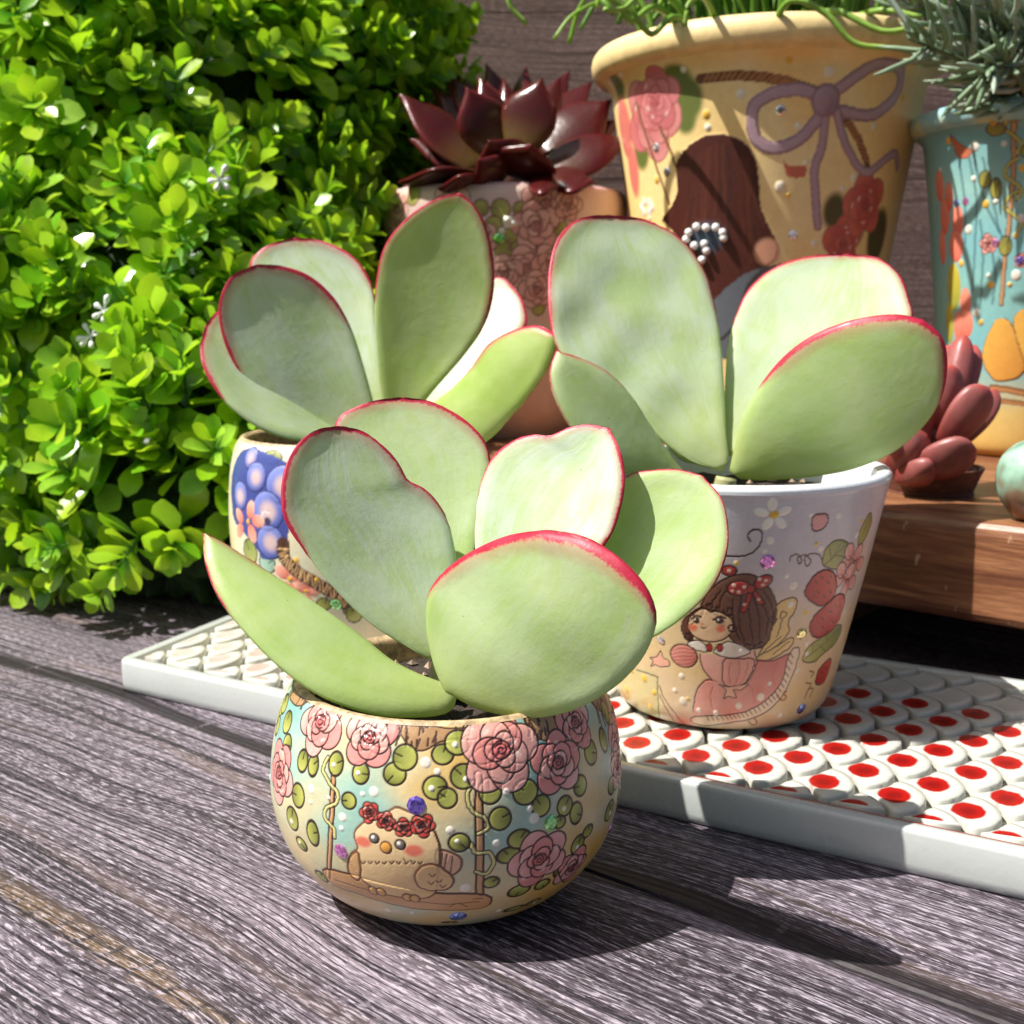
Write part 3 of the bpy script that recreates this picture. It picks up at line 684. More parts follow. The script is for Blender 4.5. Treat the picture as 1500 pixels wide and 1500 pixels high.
# fairy: wings, skirt, bodice, sleeves, head
HB = lin((104, 66, 54)); HD = lin((58, 30, 26)); SKIN = lin((232, 196, 160)); DP = lin((236, 178, 166)); DPd = lin((206, 118, 110)); WG = lin((234, 204, 134))
p.poly(spl(p, z, [(790, 1028), (840, 920), (862, 800), (905, 752), (960, 734), (982, 758), (962, 815), (938, 850), (935, 915), (870, 982)], True), WG, edge=DK, ew=.04)
p.poly(spl(p, z, [(775, 1038), (870, 982), (948, 934), (962, 958), (920, 1002), (840, 1045)], True), WG, edge=DK, ew=.04)
for pts in ([(880, 930), (905, 850), (930, 815), (905, 805), (895, 840)], [(800, 1020), (860, 960), (900, 930)], [(860, 1020), (900, 985), (940, 955)]): p.line(spl(p, z, pts), .03, DK)
SK1 = [(460, 1302), (478, 1205), (520, 1150), (600, 1160), (720, 1140), (775, 1048), (860, 1045), (945, 1012), (940, 1082), (900, 1172), (850, 1232), (780, 1282), (700, 1310), (600, 1322), (500, 1327)]
p.poly(spl(p, z, SK1, True), DP, shade=(DPd, (.35, .75)))
p.line(spl(p, z, [(600, 1160), (560, 1148), (520, 1150), (478, 1205), (460, 1302)]), .04, DK); p.line(spl(p, z, [(775, 1048), (860, 1047), (945, 1012)]), .04, DK)
p.poly(spl(p, z, [(455, 1335), (500, 1326), (620, 1321), (720, 1304), (820, 1250), (900, 1162), (945, 1012), (990, 985), (982, 1050), (940, 1162), (880, 1258), (780, 1330), (650, 1358), (520, 1374), (455, 1355)], True), lin((236, 216, 190)), edge=DK, ew=.04)
ed = catmull([(500, 1326), (620, 1321), (720, 1304), (820, 1250), (900, 1162), (945, 1012)], 5)
for k, q in enumerate(ed[1:]): p.line(p.PP([z(*q), z(q[0] + 16, q[1] + 22)]), .028, DK)
for pts in ([(520, 1150), (560, 1150), (600, 1162)], [(730, 1150), (760, 1200), (770, 1260)], [(880, 1060), (860, 1120), (870, 1170)], [(560, 1180), (548, 1230), (560, 1290)]): p.line(spl(p, z, pts), .025, DPd)
for c in ((905, 1225), (760, 1350)): p.line(spl(p, z, [(c[0] - 25, c[1]), (c[0], c[1] + 22), (c[0] + 20, c[1] + 8), (c[0] + 8, c[1] - 15), (c[0] + 22, c[1] - 22)]), .035, lin((120, 50, 44)))
p.poly(spl(p, z, [(498, 1020), (600, 1028), (690, 1035), (768, 1002), (776, 1062), (742, 1142), (640, 1172), (560, 1145), (512, 1085)], True), lin((234, 170, 158)), shade=(lin((240, 190, 178)), (.4, .8)))
p.line(spl(p, z, [(498, 1020), (500, 1060), (525, 1110), (560, 1148)]), .04, DK); p.line(spl(p, z, [(768, 1002), (776, 1062), (742, 1142), (700, 1170)]), .04, DK)
p.poly(spl(p, z, [(622, 1042), (690, 1040), (765, 1042), (752, 1112), (705, 1172), (622, 1172), (608, 1105)], True), lin((232, 166, 154)), edge=DK, ew=.04)
for pts in ([(650, 1060), (640, 1110), (648, 1165)], [(690, 1050), (690, 1110), (672, 1168)], [(735, 1060), (722, 1120), (695, 1165)]): p.line(spl(p, z, pts), .022, DPd)
p.poly(spl(p, z, [(592, 1168), (640, 1180), (735, 1166), (700, 1195), (665, 1195), (675, 1235), (640, 1228), (615, 1238), (625, 1195)], True), lin((236, 186, 164)), edge=DK, ew=.03)
p.disc(p.P(*z(412, 1026)), 80 * K, 62 * K, lin((224, 156, 142)), edge=DK, ew=.04, relief=.01, shade=(DPd, (.6, -.4)))
for k in range(5): p.line(spl(p, z, [(345 + k * 6, 1005 + k * 14), (400 + k * 4, 990 + k * 20), (470, 1000 + k * 14)]), .022, DPd)
p.poly(spl(p, z, [(345, 1075), (300, 1080), (270, 1070), (250, 1080), (262, 1050), (245, 1035), (280, 1030), (300, 1000), (312, 1035), (340, 1050)], True, 4), lin((238, 180, 156)), edge=DK, ew=.03)
p.poly(spl(p, z, [(400, 885), (425, 835), (470, 800), (520, 780), (500, 830), (450, 880), (462, 950), (425, 945), (412, 915)], True), HB, edge=HD, ew=.045)
p.poly(spl(p, z, [(500, 770), (560, 685), (640, 632), (740, 618), (820, 658), (868, 740), (876, 830), (850, 900), (832, 958), (762, 990), (690, 972), (640, 925), (600, 850), (540, 800)], True), HB, edge=HD, ew=.05, shade=(lin((132, 92, 74)), (-.6, .5)))
for x0, y0, x1, y1, x2, y2 in ((700, 720, 690, 850, 720, 970), (730, 710, 745, 850, 760, 980), (760, 720, 790, 840, 790, 960), (790, 730, 830, 830, 825, 930), (810, 700, 855, 780, 855, 880), (660, 740, 660, 830, 690, 940), (600, 700, 570, 740, 540, 780), (640, 690, 600, 740, 590, 800)): p.line(spl(p, z, [(x0, y0), (x1, y1), (x2, y2)]), .04, HD)
p.poly(spl(p, z, [(438, 872), (448, 832), (500, 792), (560, 800), (620, 820), (656, 852), (652, 910), (610, 945), (540, 957), (480, 937), (446, 907)], True), SKIN, edge=HD, ew=.04)
for x, y in ((460, 882), (600, 892)): p.disc(p.P(*z(x, y)), 24 * K, 19 * K, lin((226, 126, 98)), soft=.05)
for x, y, w in ((476, 846, 17), (592, 850, 22)):
    p.disc(p.P(*z(x, y)), w * K, 17 * K, lin((70, 52, 50)), relief=.01); p.disc(p.P(*z(x - 5, y - 4)), 6 * K, 6 * K, WHITE)
    p.line(spl(p, z, [(x - w - 8, y - 2), (x, y - 20), (x + w + 10, y - 12)]), .045, HD)
p.line(spl(p, z, [(503, 884), (514, 890), (526, 886)]), .028, HD); p.disc(p.P(*z(510, 868)), 9 * K, 6 * K, lin((214, 130, 100)), soft=.03)
def curl(x, y, r, s=1): p.line(spl(p, z, [(x + s * r * math.cos(t) * (1 - t / 9), y + r * math.sin(t) * (1 - t / 9)) for t in np.linspace(0, 7, 10)], n=3), .055, HD)
for a in ((548, 780, 32), (640, 800, 28, -1), (655, 885, 26), (735, 975, 28), (795, 965, 26, -1), (438, 925, 22), (855, 840, 24)): curl(*a)
p.poly(spl(p, z, [(435, 962), (495, 950), (540, 1000), (500, 1004), (460, 990)], True), lin((238, 230, 220)), edge=DK, ew=.035)
p.poly(spl(p, z, [(565, 1002), (640, 955), (745, 1000), (700, 1030), (620, 1032)], True), lin((238, 230, 220)), edge=DK, ew=.035)
for x in (543, 595): p.disc(p.P(*z(x, 986)), 17 * K, 21 * K, lin((186, 52, 48)), edge=DK, ew=.03)
RB = lin((188, 64, 56))
for pts in ([(735, 700), (720, 760), (695, 800), (720, 806), (745, 760), (750, 705)], [(755, 700), (780, 755), (785, 768), (815, 765), (800, 735), (770, 700)]): p.poly(spl(p, z, pts, True), RB, edge=DK, ew=.035)
p.disc(p.P(*z(690, 688)), 58 * K, 36 * K, RB, .1, edge=DK, ew=.04, relief=.012); p.disc(p.P(*z(808, 654)), 48 * K, 31 * K, RB, .5, edge=DK, ew=.04, relief=.012); p.disc(p.P(*z(746, 690)), 20 * K, 22 * K, RB, edge=DK, ew=.04); p.disc(p.P(*z(640, 600)), 36 * K, 26 * K, RB, edge=DK, ew=.04)
dots(p, z, ((665, 672, 10), (690, 705, 9), (715, 680, 9), (655, 700, 8), (790, 640, 9), (825, 650, 9), (810, 670, 8), (720, 770, 8), (790, 745, 8), (640, 600, 10)), lin((240, 210, 195)), .006)
dots(p, z, ((842, 450, 19), (820, 505, 12), (960, 672, 22), (925, 628, 12), (1190, 320, 18), (1045, 320, 13), (1098, 490, 17), (372, 1197, 14), (403, 1125, 16), (410, 1250, 24), (490, 1295, 16), (690, 1275, 20), (800, 1230, 22), (895, 1325, 17), (575, 1310, 17), (1032, 965, 15), (1280, 420, 15), (948, 768, 18), (985, 1100, 13), (845, 1165, 13), (1030, 1015, 14), (700, 1000, 9)))
dots(p, z, ((1075, 465, 12), (1025, 808, 14), (1300, 350, 12), (215, 1138, 21), (130, 1190, 21), (250, 1280, 20), (270, 1208, 16), (155, 1100, 15), (675, 560, 12), (605, 1385, 12), (435, 1240, 9), (105, 1270, 12)), lin((236, 196, 48)))
p.build('body', M['paint'], wpot)
revolve('rim', [(4.78, 7.15), (4.78, 7.27), (4.69, 7.37), (4.49, 7.37), (4.31, 7.22), (4.24, 6.6), (4.14, 6.0)], WP, M['rim_white'], wpot)
revolve('base', [(.02, .03), (1.5, .02), (2.75, .02)], WP, M['rim_white'], wpot, 48, 3)
soil_disc(WP, 4.2, 6.45, wpot)
for x, y, r, k in ((1125, 823, 11, 'pink'), (1174, 928, 9, 'gold'), (1174, 1038, 9, 'blue'), (968, 937, 6, 'clear')): rhinestone(p, x, y, r, k, wpot)

# --- blueberry pot
bpot = empty('blueberry_pot', BP, 'rounded pot painted with blueberries and a coral blossom, on the left end of the tray', 'pot')
p = Pot(BP, [(2.9, .02), (3.3, .15), (3.9, 1.2), (4.25, 3.0), (4.36, 4.6), (4.28, 6.2), (4.1, 7.1), (3.9, 7.5)], 300, 190)
p.z = 4.413; z = zm(330, 620, p.z); K = p.k / p.z
p.wash([lin((226, 214, 160)), lin((232, 224, 190)), lin((206, 214, 190))], .5 + .4 * p.clouds(1.0, 21))
garland(p, 5, ((-2, 95),), 9, 60, .7)
rleaf(p, p.P(*z(300, 225)), 80 * K, 48 * K, 1, (lin((186, 190, 120)), lin((126, 140, 74))), ew=.03); rleaf(p, p.P(*z(160, 830)), 70 * K, 80 * K, 2, (lin((180, 190, 110)), lin((120, 140, 64)))); rleaf(p, p.P(*z(270, 905)), 66 * K, 60 * K, .5, (lin((180, 214, 196)), lin((130, 176, 150))))
p.poly(spl(p, z, [(90, 200), (200, 170), (420, 270), (480, 420), (420, 640), (390, 840), (260, 880), (170, 760), (60, 620), (40, 380)], True), lin((62, 76, 150)))
for x, y, r in ((165, 225, 70), (95, 470, 90), (195, 350, 92), (370, 395, 118), (268, 565, 122), (290, 770, 106)):
    c = p.P(*z(x, y)); p.disc(c, r * K, r * K, lin((84, 102, 188)), edge=lin((52, 60, 120)), ew=.05, relief=.04, shade=(lin((128, 142, 210)), (-.5, .8))); p.disc(c + np.array([.06, -.02]), r * .5 * K, r * .5 * K, lin((208, 184, 186)), soft=.16)
p.disc(p.P(*z(275, 635)), 26 * K, 26 * K, lin((52, 52, 92)), soft=.05); p.line(spl(p, z, [(240, 610), (250, 570), (290, 580)]), .06, lin((226, 222, 226)))
def blossom(cx, cy, r):
    for k in range(5):
        a = 2 * math.pi * k / 5 - 1.3; p.disc(p.P(*z(cx + r * .6 * math.cos(a), cy + r * .75 * math.sin(a))), r * .52 * K, r * .36 * K, lin((244, 190, 170)), -a, relief=.02, shade=(lin((226, 116, 92)), (-.9, 0)))
    p.disc(p.P(*z(cx, cy)), r * .16 * K, r * .16 * K, lin((232, 176, 50)), relief=.03)
blossom(148, 640, 112); blossom(420, 1010, 110); blossom(520, 1090, 80)
q = spl(p, z, [(375, 780), (380, 860), (440, 940), (530, 1000), (630, 1060), (730, 1120), (800, 1180)]); p.line(q, 80 * K, lin((84, 54, 36)))
for k in range(2, len(q) - 2, 1):
    d = q[k + 1] - q[k - 1]; d /= np.linalg.norm(d) + 1e-9; nn = np.array([-d[1], d[0]]); p.line([q[k] - nn * 30 * K + d * .05, q[k] + nn * 30 * K - d * .05], .05, lin((206, 168, 118)), relief=.02)
rleaf(p, p.P(*z(640, 1170)), 46 * K, 40 * K, 1); rleaf(p, p.P(*z(830, 1230)), 50 * K, 60 * K, 2)
dots(p, z, ((590, 1010, 16), (460, 880, 18)), lin((234, 190, 60)))
p.build('body', M['paint'], bpot)
revolve('rim', [(3.9, 7.5), (3.82, 7.58), (3.7, 7.55), (3.6, 7.4), (3.55, 6.9), (3.5, 6.4)], BP, M['rim_bark'], bpot)
revolve('base', [(.02, .03), (1.5, .02), (2.9, .02)], BP, M['rim_bark'], bpot, 48, 3)
soil_disc(BP, 3.56, 6.9, bpot); rhinestone(p, 492, 886, 8, 'green', bpot)

# --- big yellow pot
YP = (13.35, 64.0, RZ1 + .01)
ypot = empty('yellow_bow_pot', YP, 'big yellow pot painted with a long haired girl seen from behind and a mauve bow', 'pot')
p = Pot(YP, [(5.0, 0.02), (5.25, 0.09), (5.5, 0.85), (6.0, 4.70), (6.75, 9.87), (7.4, 14.09), (7.95, 17.48), (8.12, 18.23), (8.5, 18.70)], 420, 300, (-95, 95))
p.z = 2.3077; z = zm(850, 0, p.z); K = p.k / p.z
p.wash([lin((244, 204, 138)), lin((248, 218, 148)), lin((250, 228, 172)), lin((246, 208, 128))], .5 + .45 * p.clouds(.33, 31))
ROPE = lin((112, 68, 40)); MV = lin((186, 158, 172)); MVd = lin((150, 118, 134))
def ropeline(pts, w):
    q = spl(p, z, pts); p.line(q, w * K, ROPE)
    for k in range(1, len(q) - 1):
        d = q[k + 1] - q[k - 1]; d /= np.linalg.norm(d) + 1e-9; nn = np.array([-d[1], d[0]]); p.line([q[k] - nn * w * .35 * K - d * .12, q[k] + nn * w * .35 * K + d * .12], .12, lin((174, 122, 74)))
for x, y, rx, ry in ((320, 275, 62, 52), (368, 335, 50, 66), (355, 410, 38, 40), (130, 290, 44, 50), (205, 515, 50, 60), (150, 640, 40, 70)): p.disc(p.P(*z(x, y)), rx * K, ry * K, lin((104, 116, 52)), soft=.2)
for x, y, rx, ry in ((150, 430, 60, 100), (180, 575, 44, 90)): p.disc(p.P(*z(x, y)), rx * K, ry * K, lin((222, 124, 112)), soft=.15, relief=.05)
ropeline([(405, 265), (520, 254), (640, 264), (720, 282), (810, 315)], 30)
ropeline([(900, 405), (940, 470), (972, 560)], 26)
SOFT = lin((172, 96, 92))
rose(p, p.P(*z(235, 400)), 128 * K, (lin((228, 152, 150)), lin((222, 128, 128)), lin((186, 92, 100))), ink=SOFT, ew=.06, seed=41); rose(p, p.P(*z(255, 340)), 96 * K, (lin((226, 140, 144)), lin((214, 122, 128)), lin((176, 86, 96))), ink=SOFT, ew=.06, seed=43)
for x, y, rx, ry in ((858, 715, 46, 56), (1005, 800, 66, 90), (930, 770, 50, 60)): p.disc(p.P(*z(x, y)), rx * K, ry * K, lin((88, 80, 38)), soft=.2)
rose(p, p.P(*z(890, 825)), 82 * K, (lin((216, 112, 92)), lin((204, 94, 80)), lin((160, 58, 54))), ink=SOFT, ew=.06, seed=45); rose(p, p.P(*z(965, 690)), 96 * K, (lin((220, 116, 98)), lin((206, 96, 84)), lin((166, 62, 58))), ink=SOFT, ew=.06, seed=46)
for pts, w in (([(830, 340), (760, 306), (665, 312), (592, 352), (580, 420), (602, 478), (662, 500), (742, 470), (802, 402), (834, 345)], 33), ([(840, 325), (905, 278), (980, 226), (1042, 214), (1082, 242), (1072, 310), (1032, 360), (970, 390), (862, 372)], 30), ([(828, 375), (820, 480), (792, 570), (794, 650), (802, 765)], 25), ([(868, 380), (890, 470), (930, 552), (972, 582), (1030, 540), (1062, 520), (1072, 565)], 22)):
    q = spl(p, z, pts, n=8); p.line(q, w * K + .12, MVd, relief=.02); p.line(q, w * K * .8, MV, relief=.02)
p.disc(p.P(*z(830, 340)), 44 * K, 46 * K, MV, edge=MVd, ew=.12, relief=.08, shade=(MVd, (.5, -.6)))
for pts in ([(190, 350), (240, 510), (300, 690)], [(270, 430), (300, 500), (322, 560)]): p.line(spl(p, z, pts), .16, lin((120, 84, 48)))
HR = lin((74, 22, 12))
p.poly(spl(p, z, [(330, 640), (325, 560), (350, 510), (400, 470), (470, 454), (540, 470), (590, 530), (606, 620), (612, 700), (640, 770), (668, 832), (652, 882), (570, 960), (520, 1100), (440, 1150), (380, 1000), (360, 850), (300, 765), (278, 740), (312, 690)], True), HR, relief=.03)
g0 = random.Random(9)
for k in range(26):
    x = g0.uniform(340, 600); x2 = x + (x - 470) * .25 + g0.uniform(-15, 15); y = 480 + abs(x - 470) * .5
    p.line(spl(p, z, [(x * .8 + 94, y), (x, y + 120), (x2, y + g0.uniform(220, 380))]), .16, lin(g0.choice([(92, 38, 22), (34, 10, 6), (110, 54, 30), (40, 12, 8)])), relief=0, alpha=.38)
p.disc(p.P(*z(632, 850)), 48 * K, 42 * K, lin((220, 166, 138)), soft=.15); p.poly(spl(p, z, [(440, 1040), (560, 925), (690, 890), (745, 885), (720, 980), (640, 1200), (460, 1200)], True), lin((96, 104, 116)))
p.disc(p.P(*z(428, 805)), 62 * K, 46 * K, lin((66, 84, 108)), soft=.3)
p.poly(spl(p, z, [(690, 545), (715, 565), (765, 565), (755, 600), (705, 598)], True), lin((206, 112, 84)))
for k in range(6): a = k * 1.047; p.disc(p.P(*z(225 + 18 * math.cos(a), 700 + 20 * math.sin(a))), .22, .22, WHITE, relief=.05)
dots(p, z, ((840, 245, 16), (540, 320, 15), (675, 630, 17), (925, 600, 13), (735, 425, 10), (350, 235, 10), (135, 250, 11), (430, 430, 10), (990, 430, 10), (255, 500, 12), (765, 548, 9), (885, 640, 9), (790, 825, 12), (235, 735, 9)), relief=.06)
dots(p, z, ((705, 200, 11), (425, 385, 13), (260, 610, 12), (700, 660, 9), (1090, 330, 10)), lin((232, 180, 50)), .06)
p.build('body', M['paint_matte'], ypot)
LIPM = plain('yellow_painted_lip', (.80, .61, .29), .5, 1.2, .12)
revolve('rim', [(8.5, 18.70), (8.95, 18.93), (9.14, 19.35), (9.1, 19.82), (8.85, 20.15), (8.45, 20.20), (8.2, 19.92), (8.0, 19.07), (7.8, 17.38)], YP, LIPM, ypot)
soil_disc(YP, 7.9, 18.4, ypot)
for i, (x, y) in enumerate(((375, 785), (400, 764), (432, 770), (464, 768), (484, 786), (490, 802), (425, 824), (434, 846), (418, 876), (392, 830), (366, 806))):
    j = np.argmin((p.px - z(x, y)[0]) ** 2 + (p.py - z(x, y)[1]) ** 2); r_, c_ = divmod(j, p.ncn); cc = p.V[r_, c_] + p.N[r_, c_] * .2
    pr = [(.001, -.2), (.14, -.145), (.2, 0), (.14, .145), (.001, .2)]; revolve('pearl', pr, cc, M['pearl'], ypot, 12, 2)
for x, y in ((292, 580), (258, 500), (675, 372), (720, 796)): rhinestone(p, *z(x, y), 7, 'clear', ypot)

# --- pink rose pot
PP_ = (-.4, 67.0, RZ1 + .01)
ppot = empty('pink_rose_pot', PP_, 'dusty pink pot covered with painted roses, under the maroon rosette', 'pot')
p = Pot(PP_, [(3.6, 0.02), (3.9, 0.14), (5.0, 1.82), (5.9, 5.01), (6.5, 8.65), (6.8, 11.66), (6.82, 12.75), (6.7, 13.16)], 320, 220, (-95, 95))
p.z = 3.571; z = zm(540, 80, p.z); K = p.k / p.z
p.wash([lin((222, 182, 172)), lin((228, 198, 184)), lin((204, 176, 184))], .5 + .45 * p.clouds(.5, 51))
SI = lin((132, 86, 76)); g0 = random.Random(12)
for (x, y, r) in ((690, 810, 44), (655, 895, 42), (745, 950, 42), (715, 1040, 50), (920, 1030, 46), (830, 1250, 42), (890, 1320, 36), (590, 800, 36), (790, 810, 32), (1000, 900, 40), (230, 730, 50), (780, 1020, 36), (960, 1200, 44), (640, 1130, 40)): rleaf(p, p.P(*z(x, y)), r * K, r * 1.1 * K, g0.uniform(0, 6.28), (lin((186, 184, 96)), lin((136, 132, 70))), ink=SI, ew=.07)
for i, (x, y, r) in enumerate(((140, 780, 110), (130, 980, 110), (420, 800, 110), (930, 775, 110), (880, 895, 112), (1045, 790, 70), (820, 1115, 100), (715, 1150, 90), (950, 1090, 90), (880, 1230, 90), (600, 960, 70))): rose(p, p.P(*z(x, y)), r * K, (lin((236, 190, 178)), lin((230, 172, 160)), lin((206, 140, 134))), ink=SI, ew=.06, seed=60 + i)
dots(p, z, ((735, 875, 28), (700, 920, 14), (720, 860, 16), (765, 880, 14), (190, 900, 18)), relief=.1)
p.build('body', M['paint_matte'], ppot)
LP2 = plain('pink_painted_lip', (.66, .40, .38), .5, 1.5, .25)
revolve('rim', [(6.7, 13.16), (6.5, 13.32), (6.2, 13.30), (5.95, 13.12), (5.8, 12.39), (5.7, 11.66)], PP_, LP2, ppot)
soil_disc(PP_, 5.8, 12.7, ppot); rhinestone(p, *z(683, 965), 8, 'green', ppot)

# --- teal pot
TP = (25.6, 58.0, RZ1 + .01)
tpot = empty('teal_bird_pot', TP, 'teal pot painted with coral petals, a twig and golden chicks, cut by the right border', 'pot')
p = Pot(TP, [(3.23, 0.02), (3.51, 0.10), (3.90, 0.79), (4.24, 3.92), (4.59, 7.46), (5.07, 11.69), (5.41, 14.14), (5.58, 14.92), (5.85, 15.22)], 300, 420, (-95, 60))
p.z = 2.5; z = zm(1320, 100, p.z); K = p.k / p.z
p.wash([lin((228, 182, 96)), lin((216, 190, 120)), lin((120, 184, 196)), lin((136, 192, 190)), lin((128, 190, 200)), lin((150, 200, 196)), lin((120, 180, 190))], p.B / p.b[-1] * 1.02 + .05 * p.clouds(.6, 71))
DT = lin((56, 96, 110))
for pts in ([(250, 330), (275, 480), (268, 700), (260, 820)], [(300, 330), (335, 480), (360, 600)], [(210, 330), (232, 480), (236, 640)], [(290, 560), (300, 700), (288, 880)], [(330, 640), (345, 760), (335, 860)], [(270, 340), (310, 500), (372, 620)]): p.line(spl(p, z, pts), 12 * K, DT, alpha=.6)
COR = lin((240, 152, 128)); CO2 = lin((222, 112, 96))
for x, y, rx, ry in ((140, 430, 30, 56), (176, 470, 24, 50), (160, 545, 32, 64), (207, 560, 30, 54), (152, 655, 26, 64), (200, 650, 40, 58), (235, 860, 30, 52), (236, 935, 40, 54), (210, 945, 30, 54)): p.disc(p.P(*z(x, y)), rx * K, ry * K, COR, relief=.03, shade=(CO2, (0, -.9)), edge=CO2, ew=.03)
for x, y, rx, ry in ((192, 800, 44, 88), (178, 935, 30, 78)): p.disc(p.P(*z(x, y)), rx * K, ry * K, lin((208, 190, 66)), relief=.03, shade=(lin((140, 150, 60)), (0, -.8)))
q = spl(p, z, [(412, 120), (412, 280), (408, 420), (394, 580), (376, 740), (368, 860)]); p.line(q, 22 * K, INK); p.line(q, 15 * K, lin((196, 150, 110)), relief=.03)
for y0 in (200, 370, 490):
    q = spl(p, z, [(430, y0 - 40), (395, y0 - 20), (380, y0 + 20), (410, y0 + 45), (440, y0 + 75), (425, y0 + 110)]); p.line(q, 15 * K, INK); p.line(q, 10 * K, lin((190, 184, 96)), relief=.02)
for x, y, rx, ry in ((345, 222, 34, 24), (308, 405, 24, 30), (345, 440, 22, 36), (380, 650, 26, 34), (470, 300, 30, 26)): rleaf(p, p.P(*z(x, y)), rx * K, ry * K, 1, (lin((170, 164, 74)), lin((110, 112, 54))))
p.poly(spl(p, z, [(180, 246), (220, 280), (258, 300), (240, 330), (205, 320)], True), lin((196, 112, 84)), edge=INK, ew=.03)
GO = lin((232, 180, 84))
p.poly(spl(p, z, [(300, 1075), (305, 1010), (330, 950), (358, 915), (400, 930), (430, 1000), (455, 1090), (420, 1135), (345, 1142)], True), GO, edge=INK, ew=.04, shade=(lin((206, 142, 60)), (.6, -.6)), relief=.03)
p.poly(spl(p, z, [(412, 940), (430, 890), (500, 880), (560, 980), (540, 1120), (470, 1130), (440, 1040)], True), GO, edge=INK, ew=.04, relief=.03)
for pts, w in (([(330, 1170), (400, 1180), (520, 1200)], 26), ([(340, 1215), (420, 1225), (540, 1245)], 18)): q = spl(p, z, pts); p.line(q, w * K, lin((120, 78, 46))); p.line(q, w * K * .5, lin((182, 128, 78)))
rose(p, p.P(*z(318, 645)), 34 * K, PINK, ew=.03, seed=91); rose(p, p.P(*z(438, 705)), 24 * K, PINK, ew=.03, seed=92)
dots(p, z, ((333, 175, 13), (172, 265, 13), (310, 495, 15), (222, 715, 13), (328, 792, 14), (292, 930, 12), (422, 612, 11), (398, 790, 9), (445, 365, 14)), lin((236, 188, 50)), .05)
dots(p, z, ((270, 285, 18), (245, 590, 17), (440, 550, 15), (422, 757, 19), (275, 893, 16), (265, 405, 10), (345, 487, 9), (375, 275, 10), (320, 760, 9), (145, 370, 8)), relief=.05)
p.build('body', M['paint_matte'], tpot)
def lip_mat():
    t = NT('teal_painted_lip'); n = t.noise(t.obj(), .8, 3); t.set(Base_Color=t.ramp(n, [(.4, (.26, .50, .55)), (.52, (.36, .56, .54)), (.62, (.52, .55, .28))]), Roughness=.45); return t.m
revolve('rim', [(5.85, 15.22), (6.13, 15.42), (6.24, 15.76), (6.15, 16.05), (5.91, 16.20), (5.63, 16.10), (5.46, 15.71), (5.35, 14.72)], TP, lip_mat(), tpot)
soil_disc(TP, 5.35, 15.1, tpot)
for x, y, k in ((236, 486, 'pink'), (345, 640, 'pink'), (204, 495, 'blue'), (436, 705, 'violet')): rhinestone(p, *z(x, y), 6, k, tpot)


